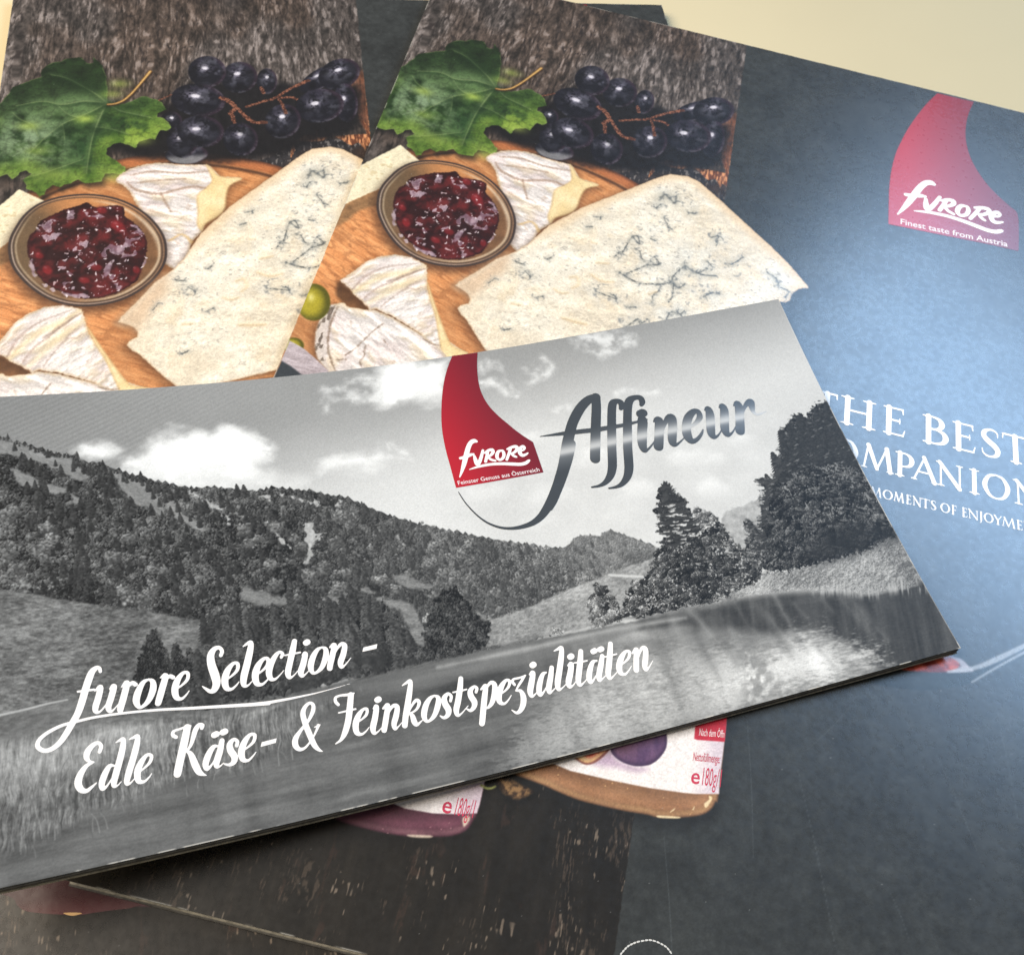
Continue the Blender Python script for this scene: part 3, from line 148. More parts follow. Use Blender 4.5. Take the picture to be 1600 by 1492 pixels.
't3':[[[26.05,67.93,.67],[25.98,67.25,.73],[25.43,67.05,.97],[24.61,67.67,1.27],[23.92,69.03,1.44],[23.07,71.16,1.43],[22.21,73.58,1.41],[21.27,75.79,1.34],[20.01,77.76,1.27],[18.93,79.41,1.2],[17.74,80.87,1.08],[16.34,81.82,.96],[15.01,81.92,.9],[14.03,80.99,.9],[14.25,79.82,.79],[15.52,78.74,.74],[17.45,77.88,.69],[19.09,77.48,.63],[21.27,77.28,.58],[24.59,77.07,.53],[30.15,77.29,.51],[35.8,77.83,.54],[41.53,78.65,.61],[47.38,79.44,.68],[53.33,80.26,.76],[56.35,80.62,.82]],[[21.7,71.36,.42],[24.52,71.46,.48]],[[24.69,71.78,.24],[25.73,71.16,1.08],[25.19,73.18,1.25],[24.51,74.98,1.24],[24.47,76,.88],[25.24,76.08,.41],[26.8,74.45,.3],[27.51,72.97,.18]],[[27.63,71.84,.78],[28.15,71.52,1.21],[27.45,73.6,1.26],[26.75,75.41,1.19],[26.93,76.41,.77],[27.59,76.22,.36],[28.54,75.27,.18]],[[29.47,71.86,.24],[30.55,71.17,1.16],[29.76,73.72,1.33],[28.96,75.84,1.31],[28.77,76.51,1.19]],[[29.64,73.7,.3],[30.59,72.07,.55],[31.53,71.36,.86],[32.06,71.79,.92]],[[34.6,71.17,.43],[33.52,71.63,.92],[32.47,73.25,1.34],[31.82,75.09,1.39],[32.09,76.45,.9],[32.79,76.58,.66],[34.07,75.53,1.09],[35.13,73.43,1.35],[35.28,71.8,1.05],[34.6,71.17,.43]],[[36.78,71.25,.25],[37.78,71,1.18],[36.88,73.44,1.36],[36.03,75.58,1.34],[35.69,76.44,1.22]],[[36.67,73.73,.31],[37.67,71.92,.56],[38.55,71.25,.81],[39.1,71.59,.94]],[[39.19,74.22,.37],[40.45,73.63,.44],[41.74,72.53,.69],[41.98,71.23,.76],[41.1,71.06,.75],[39.89,72.34,1.25],[39.13,74.21,1.42],[39.2,75.88,1.17],[40.08,76.38,.62],[41.05,75.75,.37],[41.75,74.98,.19]],[[48.81,68.65,.78],[49.19,67.78,.84],[48.77,66.89,.84],[47.75,67.05,1.1],[46.89,68.28,1.48],[46.72,70.25,1.73],[47.05,72.72,1.84],[47.09,74.42,1.64],[46.44,75.71,1.26],[45.66,75.89,.88],[44.87,75.16,.56],[44.35,74.56,.25]],[[48.82,74.08,.38],[50.14,73.49,.45],[51.49,72.38,.71],[51.77,71.06,.78],[50.87,70.88,.77],[49.58,72.18,1.28],[48.76,74.07,1.46],[48.8,75.77,1.2],[49.7,76.23,.63],[50.71,75.65,.38],[51.44,74.95,.19]],[[53.44,67.53,.26],[54.3,67.09,.66],[55.11,66.96,.99],[54.67,68.65,1.38],[53.55,71.58,1.49],[52.51,74.13,1.47],[52.23,75.78,1.08],[52.95,76.1,.45],[54.02,75.29,.19]],[[54.82,74.25,.39],[56.19,73.56,.45],[57.47,72.53,.72],[57.84,71.2,.79],[56.95,71.02,.79],[55.62,72.33,1.3],[54.76,74.24,1.48],[54.77,75.95,1.22],[55.69,76.41,.64],[56.73,75.84,.39],[57.49,75.13,.19]],[[24.31,84.05,.69],[24.68,83.04,.81],[24.29,82.25,.75],[23.37,82.47,.98],[22.33,83.49,1.2],[22,84.65,1.08],[22.41,85.49,.62],[23.13,85.79,.34]],[[23.13,85.79,.34],[21.8,86.28,.85],[20.65,87.69,1.23],[20.14,89.23,1.39],[20.48,90.48,1.22],[21.36,90.97,.83],[22.34,90.44,.56],[23.2,89.82,.22]],[[26.62,87.23,.34],[25.76,87.11,.85],[24.82,88.42,1.19],[24.11,90.07,1.18],[24.14,91.12,.89],[24.99,90.71,.39],[26.08,89.29,.23]],[[27.31,82.81,.23],[28.04,82.49,.58],[28.68,82.46,.88],[28.32,84.26,1.22],[27.43,86.85,1.26],[26.37,89.66,1.24],[26.12,90.96,.9],[26.7,91.08,.34],[27.44,90.49,.17]],[[29.69,82.67,.23],[30.47,82.45,.59],[31.26,82.36,.88],[30.83,84.15,1.23],[29.87,86.74,1.27],[28.72,89.56,1.25],[28.34,90.99,.91],[28.93,91.11,.4],[29.78,90.39,.17]],[[30.44,89.47,.34],[31.62,88.81,.4],[32.8,87.83,.64],[33.22,86.68,.7],[32.42,86.35,.7],[31.21,87.64,1.16],[30.4,89.31,1.32],[30.4,90.98,1.08],[31.32,91.33,.57],[32.22,90.77,.34],[32.86,90.08,.17]],[[38.04,83.91,.78],[37.54,83.39,.78],[37.77,82.68,.6],[38.81,82.47,.48],[40.3,82.23,.54],[41.04,82.19,.3]],[[40.37,82.38,1.39],[39.38,85.3,1.55],[38.32,88.23,1.53],[37.53,90.54,1.52],[37.33,91.17,1.45]],[[42.96,83.11,.73],[43.19,82.51,.79],[42.53,82.37,.85],[41.76,83.24,1.03],[41.12,84.71,.9],[40.42,86.16,.66],[39.53,87.17,.36]],[[39.55,86.98,.42],[40.24,87.85,1.07],[40.68,89.83,1.42],[41.16,91.49,1.29],[41.79,92.15,.7],[42.45,92.54,.18]],[[45.04,84.96,1.21],[45.5,84.83,1.22]],[[46.7,84.76,1.22],[47.17,84.63,1.22]],[[45.42,87.28,.36],[44.54,87.29,.9],[43.47,88.55,1.25],[42.64,90.25,1.24],[42.72,91.3,.89],[43.64,90.78,.42],[44.82,89.31,.24]],[[46.3,86.38,1.03],[45.66,88.23,1.26],[44.79,90.09,1.31],[44.54,91.14,.95],[45.1,91.32,.42],[45.96,90.82,.18]],[[48.87,87.96,.73],[49.1,87.11,.73],[48.5,86.6,.73],[47.63,87.37,1.15],[47.57,88.64,1.39],[48.09,90.02,1.38],[47.78,91.06,1.08],[46.93,91.41,.66],[46.1,91.1,.36]],[[49.64,89.25,.36],[50.94,88.66,.43],[52.14,87.77,.67],[52.56,86.56,.74],[51.69,86.31,.74],[50.44,87.5,1.22],[49.56,89.23,1.39],[49.51,90.81,1.15],[50.4,91.32,.6],[51.39,90.75,.36],[52.22,89.97,.18]]],
't4':[[[53.87,80.29,.74],[56,80.44,.69],[57.89,80.48,.61],[60.62,80.52,.5],[63.39,80.48,.39],[65.62,80.44,.28],[67.6,80.32,.2],[70.47,80.11,.14],[73.38,79.82,.09]],[[60.52,71.36,.63],[60.93,70.67,.75],[60.47,70.12,.64],[59.53,70.71,.98],[58.32,72.3,1.31],[57.53,74.12,1.36],[57.64,75.5,1.07],[58.46,75.81,.56],[59.55,75.13,.28],[60.54,74.27,.17]],[[63.85,68.3,1.11],[63.13,70.18,1.34],[62.08,72.75,1.32],[61.26,74.87,1.31],[61.33,76,.85],[62.2,75.82,.34],[63.69,74.6,.17]],[[61.33,71.06,.35],[62.82,71.05,.41],[64.52,71.02,.41]],[[64.94,71.78,.58],[65.46,71.58,1.16],[64.67,73.58,1.33],[63.84,75.24,1.32],[63.89,76.17,.86],[64.59,76.01,.34],[65.85,75.04,.17]],[[66.1,69.15,1.29],[66.41,69.02,1.29]],[[69.13,70.75,.41],[68.05,71.16,.88],[66.84,72.63,1.28],[66.02,74.47,1.33],[66.11,75.86,.86],[66.92,76.03,.63],[68.25,75.08,1.04],[69.47,73.01,1.29],[69.78,71.36,1],[69.13,70.75,.41]],[[70.79,71.09,.47],[71.72,70.8,1.12],[70.88,72.99,1.29],[69.98,74.97,1.28],[69.75,75.69,1.22]],[[70.64,73.87,.29],[71.91,71.94,.53],[73.15,70.87,.83],[73.84,71.33,1.13],[73.16,73.14,1.3],[72.22,74.82,1.29],[72.17,75.89,.82],[73.01,75.6,.35],[74.53,74.3,.15]],[[64.81,92.64,.16],[64.21,92.22,.65],[63.49,91.06,1.14],[62.99,88.81,1.26],[62.59,86.27,1.21],[62.52,84.22,1.11],[63.19,82.89,.84],[64.29,82.24,.67],[64.87,82.81,.79],[64.56,84.07,.89],[63.3,85.84,.66],[61.48,87.47,.71],[60.17,88.91,1.14],[59.86,90.26,1.24],[60.48,91.25,.86],[61.72,91.1,.49],[63.37,89.61,.38],[64.49,88.13,.5],[65.03,87.24,.72]],[[64.22,87.44,.22],[65.37,87.17,.28]],[[69.83,83.78,.68],[69.43,83.04,.74],[69.61,82.19,.57],[70.64,81.96,.51],[72.03,82.1,.63],[73.47,82.05,.34]],[[72.79,82.27,1.26],[72.01,84.79,1.36],[71.08,87.54,1.35],[69.95,89.77,1.22],[68.83,91.11,.66],[67.6,91.7,.22]],[[69.55,85.5,.34],[71.3,85.47,.4],[73.06,85.44,.4]],[[72.4,88.42,.34],[73.73,87.89,.39],[74.96,87.07,.62],[75.3,85.96,.68],[74.46,85.92,.68],[73.28,87,1.19],[72.4,88.57,1.35],[72.22,90.28,1.17],[73.06,90.9,.61],[74.08,90.49,.34],[74.91,89.8,.17]],[[76.78,86.14,.57],[77.31,85.95,1.14],[76.51,88.16,1.3],[75.65,90.03,1.29],[75.61,91.19,.84],[76.39,91.13,.34],[77.58,90.31,.17]],[[77.84,84.51,1.26],[78.15,84.4,1.27]],[[78.6,86.54,.46],[79.66,86.11,1.09],[78.83,88.38,1.25],[77.95,90.54,1.24],[77.74,91.08,1.18]],[[78.55,89.21,.28],[79.7,87.38,.51],[80.8,86.43,.8],[81.5,86.88,1.09],[80.83,88.68,1.26],[80.05,90.14,1.19],[79.98,91.24,.79],[80.7,91.02,.34],[81.93,90.12,.14]],[[83.63,82.56,.23],[84.61,82.16,.59],[85.54,81.99,.88],[84.89,84,1.23],[83.76,86.79,1.33],[82.72,89.25,1.32],[82.1,91.04,1.25]],[[83.23,88.92,.29],[84.52,87.26,.52],[85.72,86.32,.76],[86.22,86.89,.81],[85.48,88.08,.58],[84.32,88.66,.4],[83.46,88.58,.29]],[[83.61,88.56,.34],[84.12,89.42,1.03],[84.22,90.79,1.26],[84.64,91.42,.74],[85.98,90.74,.17]],[[89.72,86.15,.41],[88.68,86.53,.88],[87.47,87.77,1.28],[86.54,89.67,1.32],[86.59,90.97,.86],[87.32,91.2,.63],[88.64,90.3,1.04],[89.92,88.33,1.28],[90.38,86.82,1],[89.72,86.15,.41]],[[92.73,88.05,.64],[93.15,87.08,.71],[92.64,86.41,.71],[91.64,87.1,1.17],[91.45,88.37,1.4],[91.81,89.82,1.4],[91.38,90.87,1.04],[90.45,91.26,.69],[89.8,90.72,.35]],[[96.19,83.74,1.08],[95.46,85.75,1.31],[94.24,88.55,1.35],[93.41,90.19,1.28],[93.39,91.33,.87],[94.25,91.23,.35],[96.12,89.9,.18]],[[93.73,86.35,.35],[95.28,86.39,.41],[96.74,86.35,.36]]],
't5':[[[98.57,87.39,.65],[98.97,86.62,.71],[98.5,86.13,.66],[97.46,86.83,1.13],[97.27,88.02,1.36],[97.64,89.4,1.36],[97.22,90.46,1.06],[96.29,91.01,.7],[95.6,90.45,.29]],[[99.76,87.05,.42],[100.94,86.54,1.02],[100.12,88.68,1.31],[99.01,91.49,1.35],[98.16,93.71,1.34],[97.91,94.26,1.28]],[[100.11,88.37,.3],[101.27,86.77,.54],[102.31,86.07,.84],[102.92,86.68,1.14],[102.37,88.58,1.31],[101.31,90.34,1.06],[100.3,91.18,.65],[99.57,91.31,.35]],[[103.2,89.08,.36],[104.56,88.63,.42],[105.81,87.76,.66],[106.33,86.63,.72],[105.55,86.35,.72],[104.23,87.46,1.26],[103.2,89.08,1.43],[102.92,90.56,1.19],[103.73,91.22,.59],[104.8,90.7,.36],[105.82,89.76,.18]],[[107.16,87.67,.66],[106.91,86.98,.66],[107.32,86.45,.54],[108.63,86.44,.49],[110.2,86.17,.24]],[[109.93,86.26,.49],[108.83,87.28,.61],[107.75,88.28,.48],[107.05,89.05,.3]],[[107.05,89.05,.36],[108.04,89.35,.84],[108.23,90.74,1.32],[107.69,92.31,1.31],[106.72,93.46,1.01],[105.77,93.76,.65],[104.95,92.95,.24]],[[111.18,86.24,.61],[111.86,86.08,1.16],[110.92,88.08,1.39],[110.08,89.77,1.38],[110.03,90.94,.9],[110.84,90.82,.36],[112.25,89.81,.18]],[[112.28,84.36,1.35],[112.6,84.24,1.35]],[[114.78,86.61,.37],[113.87,86.88,.92],[112.72,88.51,1.27],[111.96,90.22,1.27],[111.98,91.16,.9],[112.99,90.62,.42],[114.51,89.09,.24]],[[116.29,85.85,1.05],[115.38,87.87,1.28],[114.37,89.85,1.33],[114.05,91.03,.97],[114.67,91.02,.42],[116.03,90.24,.18]],[[117.98,82.29,.25],[118.91,82.08,.62],[119.85,81.97,.94],[119.14,83.93,1.31],[117.77,86.84,1.41],[116.52,89.41,1.4],[116.23,90.86,.97],[117.1,90.82,.36],[118.46,90.04,.18]],[[120.09,86.27,.62],[120.78,86.11,1.18],[119.93,88,1.41],[118.91,89.83,1.4],[118.8,90.91,.91],[119.63,90.8,.37],[120.9,89.83,.18]],[[121.08,84.46,1.37],[121.41,84.34,1.37]],[[123.83,83.74,1.13],[122.99,85.83,1.37],[121.79,88.45,1.42],[121.12,90.05,1.29],[121.11,91.1,.85],[121.98,90.89,.37],[123.41,89.96,.18]],[[121.47,85.98,.31],[122.96,86.11,.43],[124.49,86.16,.37]],[[126.5,84.45,1.25],[126.96,84.33,1.26]],[[128.14,84.39,1.26],[128.6,84.3,1.26]],[[126.64,86.65,.37],[125.62,86.79,.93],[124.46,88.29,1.3],[123.64,90.02,1.29],[123.67,91.05,.92],[124.63,90.58,.43],[126.14,89.19,.25]],[[128.18,85.94,1.06],[127.2,87.82,1.31],[126.08,89.82,1.36],[125.7,91.01,.98],[126.34,91,.43],[127.8,90.24,.19]],[[130.95,83.64,1.14],[130.02,85.9,1.38],[128.82,88.55,1.43],[128.09,90.15,1.3],[128.1,91.21,.86],[128.98,91.01,.37],[130.64,89.97,.19]],[[128.4,86.26,.31],[129.94,86.3,.44],[131.49,86.26,.38]],[[131.25,88.98,.37],[132.63,88.51,.44],[133.91,87.68,.69],[134.5,86.5,.76],[133.69,86.2,.76],[132.32,87.28,1.32],[131.16,88.96,1.5],[130.84,90.5,1.24],[131.65,91.19,.62],[132.73,90.65,.37],[133.82,89.72,.19]],[[135.05,86.97,.44],[136.2,86.36,1.14],[135.39,88.54,1.38],[134.67,90.49,1.37],[134.53,90.87,1.31]],[[135.58,88.91,.31],[136.7,87.21,.57],[137.7,86.3,.89],[138.28,86.78,1.2],[137.54,88.75,1.38],[136.74,90.35,1.31],[136.71,91.32,.87],[137.62,90.9,.37],[138.96,89.7,.16]]],
'dashes':[[[77.61,72.55],[80.65,72.38],[80.25,73.35],[77.16,73.46]],[[53.61,88.27],[56.57,88.09],[56.25,88.96],[53.25,89.15]]],
'best1':[['T',137.41,143.05,145.98,9.04],['H',143.84,153.77,145.83,9.04],['E',155.45,161.52,145.65,9.05],['B',166.35,173.14,145.45,9.06],['E',174.39,180.65,145.3,9.06],['S',182.26,187.63,145.17,9.06],['T',188.17,195.32,145.05,9.07]],
'best2':[['C',133.24,141.27,158.22,7.45],['O',141.97,149.3,158.17,7.45],['M',150,158.73,158.12,7.45],['P',159.14,163.96,158.08,7.45],['A',163.44,170.77,158.04,7.46],['N',170.14,177.23,158,7.46],['I',178.63,181.77,157.97,7.46],['O',182.29,189.8,157.93,7.46],['N',190.68,198.18,157.88,7.46]],
'best3':[['M',152.69,155.79,166.26,2.71],['O',156.03,158.71,166.2,2.71],['M',158.88,161.63,166.14,2.71],['E',162.15,163.52,166.1,2.71],['N',163.87,166.1,166.06,2.71],['T',166.17,168.34,166.02,2.71],['S',168.61,170.05,165.98,2.71],['O',171.09,173.67,165.92,2.71],['F',174.01,175.39,165.88,2.71],['E',176.76,178.14,165.83,2.71],['N',178.31,181.06,165.79,2.71],['J',181.3,182.1,165.75,2.71],['O',182.44,185.02,165.71,2.71],['Y',185.02,187.26,165.67,2.71],['M',187.09,190.7,165.62,2.71],['E',191.05,192.59,165.56,2.71],['N',192.87,195.52,165.52,2.71],['T',195.69,197.76,165.47,2.71]],
'low_jar':[[16.93,267.12],[22.81,269.92],[23.97,271.45],[25.45,272.67],[28.38,273.48],[31.76,274.12],[35.38,274.67],[38.28,274.55],[41.79,274.51],[45.55,274.38],[51.2,272.33],[43.84,266.67],[27.05,263.54]],
'low_glint':[[32.45,273.97],[34.07,274.05],[35.95,274.39],[34.11,274.63]],
}

# ------------------------------------------------------------------ noise and painting helpers
def rnd2(ix, iy, seed):
    h = (ix.astype(np.int64)*374761393 + iy.astype(np.int64)*668265263 + seed*1442695041) & 0xffffffff
    h = ((h ^ (h >> 13))*1274126177) & 0xffffffff
    h = h ^ (h >> 16)
    return (h & 0xffff)/65535.0
def vn(x, y, seed=0):
    ix = np.floor(x); iy = np.floor(y); fx = x-ix; fy = y-iy
    fx = fx*fx*(3-2*fx); fy = fy*fy*(3-2*fy)
    a = rnd2(ix, iy, seed); b = rnd2(ix+1, iy, seed); c = rnd2(ix, iy+1, seed); d = rnd2(ix+1, iy+1, seed)
    return (a+(b-a)*fx)*(1-fy)+(c+(d-c)*fx)*fy
def fbm(x, y, o=4, seed=0, g=.5):
    s = 0; a = 1; n = 0
    for k in range(o):
        s = s+a*vn(x*2**k+17.3*k, y*2**k-9.1*k, seed+k); n += a; a *= g
    return s/n
def ridge(x, y, o=3, seed=0):
    s = 0; a = 1; n = 0
    for k in range(o):
        s = s+a*(1-np.abs(2*vn(x*2**k+5.1*k, y*2**k+3.7*k, seed+k)-1)); n += a; a *= .5
    return s/n
def clump(x, y, seed=0):
    # jittered cells: distance to the nearest, offset from it, its own random number
    ix = np.floor(x); iy = np.floor(y)
    best = np.full(x.shape, 9.); ox = np.zeros(x.shape); oy = np.zeros(x.shape); rr = np.zeros(x.shape)
    for dx in (-1, 0, 1):
        for dy in (-1, 0, 1):
            cx = ix+dx; cy = iy+dy
            px = cx+rnd2(cx, cy, seed)-x; py = cy+rnd2(cx, cy, seed+7)-y
            d = px*px+py*py; m = d < best
            best = np.where(m, d, best); ox = np.where(m, -px, ox); oy = np.where(m, -py, oy)
            rr = np.where(m, rnd2(cx, cy, seed+13), rr)
    return np.sqrt(best), ox, oy, rr
def sstep(a, b, x):
    t = np.clip((x-a)/(b-a), 0, 1); return t*t*(3-2*t)
def mix(a, b, t):
    t = np.asarray(t)[..., None] if np.ndim(t) else t
    return a*(1-t)+b*t
def rgb(*c): return np.array(c, float)/255
def catmull(pts, closed=True, n=4):
    p = np.array(pts, float); k = len(p); out = []
    if not closed: p = np.vstack([2*p[0]-p[1], p, 2*p[-1]-p[-2]])
    for i in range(k if closed else k-1):
        if closed: p0, p1, p2, p3 = p[i-1], p[i], p[(i+1) % k], p[(i+2) % k]
        else: p0, p1, p2, p3 = p[i], p[i+1], p[i+2], p[i+3]
        for j in range(n):
            t = j/n
            out.append(.5*(2*p1+(p2-p0)*t+(2*p0-5*p1+4*p2-p3)*t*t+(3*p1-p0-3*p2+p3)*t**3))
    if not closed: out.append(p[-2])
    o = np.array(out)
    if o.shape[1] > 2: o[:, 2] = np.maximum(o[:, 2], .01)
    return o
def poly_sd(P, U, V):
    d = np.full(U.shape, 1e9); ins = np.zeros(U.shape, bool); n = len(P)
    for i in range(n):
        ax, ay = P[i-1][:2]; bx, by = P[i][:2]
        ex, ey = bx-ax, by-ay; L = ex*ex+ey*ey
        if L < 1e-12: continue
        wx = U-ax; wy = V-ay
        t = np.clip((wx*ex+wy*ey)/L, 0, 1)
        d = np.minimum(d, (wx-t*ex)**2+(wy-t*ey)**2)
        c = (ay > V) != (by > V)
        if ey != 0: ins ^= c & (wx < ex*wy/ey)
    d = np.sqrt(d); return np.where(ins, -d, d)
def stroke_sd(P, U, V):
    d = np.full(U.shape, 1e9)
    for i in range(len(P)-1):
        ax, ay, ra = P[i]; bx, by, rb = P[i+1]
        ex, ey = bx-ax, by-ay; L = ex*ex+ey*ey+1e-12
        wx = U-ax; wy = V-ay; t = np.clip((wx*ex+wy*ey)/L, 0, 1)
        d = np.minimum(d, np.sqrt((wx-t*ex)**2+(wy-t*ey)**2)-.5*(ra+(rb-ra)*t))
    return d
class Sheet:
    def __init__(s, us, vs):
        s.us = us; s.vs = vs; s.C = np.zeros((len(vs), len(us), 3))
    def win(s, x0, y0, x1, y1):
        a = max(0, np.searchsorted(s.us, x0)-1); b = min(len(s.us), np.searchsorted(s.us, x1)+1)
        c = max(0, np.searchsorted(s.vs, y0)-1); d = min(len(s.vs), np.searchsorted(s.vs, y1)+1)
        sl = (slice(c, d), slice(a, b)); U, V = np.meshgrid(s.us[a:b], s.vs[c:d]); return sl, U, V
    def region(s, P, m):
        P = np.array(P)[:, :2]; return s.win(P[:, 0].min()-m, P[:, 1].min()-m, P[:, 0].max()+m, P[:, 1].max()+m)
    def put(s, sl, c, a):
        s.C[sl] = s.C[sl]*(1-a[..., None])+c*a[..., None]
    def fill(s, pts, c, soft=.2, smooth=True, jag=0, js=1.5, alpha=1, m=1.5, seed=3):
        P = catmull(pts) if smooth else np.array(pts, float)
        sl, U, V = s.region(P, m)
        if U.size == 0: return
        d = poly_sd(P, U, V)
        if jag: d = d+jag*(fbm(U*js, V*js, 3, seed)-.5)*2
        a = sstep(soft, -soft, d)*alpha
        if callable(c):
            r = c(U, V, d)
            if isinstance(r, tuple): a = a*r[1]; r = r[0]
        else: r = c
        s.put(sl, r, a)
    def stroke(s, pts, c, soft=.15, alpha=1, smooth=True, grow=1.0, jag=0, js=2):
        P = catmull(pts, False, 4) if smooth and len(pts) > 2 else np.array(pts, float)
        P = P.copy(); P[:, 2] *= grow
        sl, U, V = s.region(P, P[:, 2].max()+soft+.6)
        if U.size == 0: return
        d = stroke_sd(P, U, V)
        if jag: d = d+jag*(fbm(U*js, V*js, 3, 5)-.5)*2
        s.put(sl, c(U, V, d) if callable(c) else c, sstep(soft, -soft, d)*alpha)
    def ell(s, e, c, soft=.2, alpha=1):
        # ellipse from centre and two conjugate half-axis end points; c(X, Y, U, V) in its own frame
        o = np.array(e[0]); A = np.array([np.array(e[1])-o, np.array(e[2])-o]).T
        r = np.abs(A).sum(1)*1.1+1; sl, U, V = s.win(o[0]-r[0], o[1]-r[1], o[0]+r[0], o[1]+r[1])
        if U.size == 0: return
        I = np.linalg.inv(A); X = I[0, 0]*(U-o[0])+I[0, 1]*(V-o[1]); Y = I[1, 0]*(U-o[0])+I[1, 1]*(V-o[1])
        q = np.sqrt(X*X+Y*Y); k = math.sqrt(abs(np.linalg.det(A)))
        s.put(sl, c(X, Y, U, V) if callable(c) else c, sstep(soft, -soft, (q-1)*k)*alpha)
    def blob(s, u, v, r, c, a=1.0, ry=None):
        ry = ry or r; sl, U, V = s.win(u-2.5*r, v-2.5*ry, u+2.5*r, v+2.5*ry)
        if U.size == 0: return
        s.put(sl, c, a*np.exp(-((U-u)/r)**2-((V-v)/ry)**2))
# ------------------------------------------------------------------ letter forms and printed pictures
# roman capitals with bracketed serifs: strokes (x across the letter 0..1, y up from the baseline in cap heights, width)
K, TH, SF = .165, .07, .048
def sv(x, y, w=.17): return [(x-w, y, SF*.8), (x-w*.4, y+(.012 if y < .5 else -.012), SF*1.2), (x+w*.4, y+(.012 if y < .5 else -.012), SF*1.2), (x+w, y, SF*.8)]
def bowl(x0, x1, y0, y1):
    m = (y0+y1)/2; h = (y1-y0)/2
    return [(x0, y1, TH), (x0+(x1-x0)*.45, y1, TH), (x0+(x1-x0)*.85, m+h*.68, K*.8), (x1, m, K*1.1), (x0+(x1-x0)*.85, m-h*.68, K*.8), (x0+(x1-x0)*.45, y0, TH), (x0, y0, TH)]
GLYPH = {
 'H': [[(.2, .02, K), (.2, .98, K)], [(.8, .02, K), (.8, .98, K)], [(.2, .52, TH), (.8, .52, TH)], sv(.2, .02), sv(.2, .98), sv(.8, .02), sv(.8, .98)],
 'T': [[(.5, .02, K), (.5, .96, K)], [(.04, .96, TH), (.96, .96, TH)], sv(.5, .02, .2), [(.04, .97, SF), (.02, .8, SF*.7)], [(.96, .97, SF), (.98, .8, SF*.7)]],
 'E': [[(.28, .02, K), (.28, .98, K)], [(.06, .97, SF), (.9, .97, TH)], [(.06, .03, SF), (.92, .03, TH)], [(.28, .53, TH), (.76, .53, TH)], [(.9, .97, SF), (.92, .8, SF*.7)], [(.92, .03, SF), (1, .22, SF*.7)], [(.77, .62, SF*.7), (.77, .44, SF*.7)]],
 'F': [[(.3, .02, K), (.3, .98, K)], [(.06, .97, SF), (.92, .97, TH)], [(.3, .5, TH), (.78, .5, TH)], sv(.3, .02, .24), [(.92, .97, SF), (.95, .8, SF*.7)], [(.79, .6, SF*.7), (.79, .41, SF*.7)]],
 'B': [[(.24, .02, K), (.24, .98, K)], [(.03, .97, SF), (.3, .97, TH)], [(.03, .03, SF), (.3, .03, TH)], bowl(.24, .78, .53, .97), bowl(.24, .93, .03, .53)],
 'P': [[(.26, .02, K), (.26, .98, K)], [(.03, .97, SF), (.3, .97, TH)], sv(.26, .02, .24), bowl(.26, .92, .42, .97)],
 'S': [[(.87, .76, SF*.7), (.85, .9, SF), (.66, .985, TH), (.42, .98, TH*1.2), (.2, .88, K*.85), (.17, .72, K), (.4, .56, K*1.15), (.68, .43, K*1.15), (.85, .27, K), (.78, .1, K*.8), (.52, .02, TH), (.28, .03, TH), (.1, .12, SF), (.06, .26, SF*.7)]],
 'C': [[(.95, .8, SF*.7), (.93, .9, SF), (.72, .985, TH), (.5, .985, TH*1.1), (.24, .86, K*.8), (.1, .5, K*1.1), (.24, .15, K*.8), (.52, .015, TH), (.75, .02, TH), (.95, .14, SF)]],
 'O': [[(.5, .99, TH), (.24, .88, K*.75), (.09, .5, K*1.1), (.24, .12, K*.75), (.5, .01, TH), (.76, .12, K*.75), (.91, .5, K*1.1), (.76, .88, K*.75), (.5, .99, TH)]],
 'M': [[(.1, .02, TH), (.22, .98, TH)], [(.22, .98, K), (.5, .04, K*.8)], [(.5, .04, TH), (.78, .98, TH)], [(.78, .98, K), (.9, .02, K)], sv(.1, .02, .09), sv(.9, .02, .1)],
 'A': [[(.1, .02, TH), (.48, .98, TH)], [(.46, 1.0, K*.9), (.84, .02, K)], [(.24, .36, TH), (.68, .36, TH)], sv(.1, .02, .1), sv(.86, .02, .12)],
 'N': [[(.16, .02, TH), (.16, .98, TH)], [(.12, .98, K*.9), (.86, .02, K)], [(.87, .02, TH), (.87, .98, TH)], sv(.16, .02, .13), sv(.87, .98, .12), [(.0, .98, SF), (.16, .97, SF)]],
 'I': [[(.5, .02, K), (.5, .98, K)], sv(.5, .02, .4), sv(.5, .98, .4)],
 'J': [[(.6, .98, K), (.6, .1, K), (.5, -.16, TH), (.1, -.25, SF)], sv(.6, .98, .36)],
 'Y': [[(.5, .02, K), (.5, .48, K)], [(.5, .46, K), (.12, .97, K*.9)], [(.5, .46, TH), (.9, .97, TH)], sv(.5, .02, .2), sv(.12, .98, .12), sv(.9, .98, .11)],
}
def caps(line):
    out = []
    for ch, u0, u1, vb, cap in line:
        for st in GLYPH[ch]:
            P = [(u0+(u1-u0)*x, vb-cap*y, w*cap) for x, y, w in st]
            out.append(catmull(P, False, 4) if len(P) > 4 else np.array(P))
    return out
def axis(*segs):
    o = []
    for a, b, st in segs: o.append(np.linspace(a, b, max(2, int(round((b-a)/st))+1)))
    return np.unique(np.round(np.concatenate(o), 4))
PW = 105.3                                                              # right limit of the printed timber
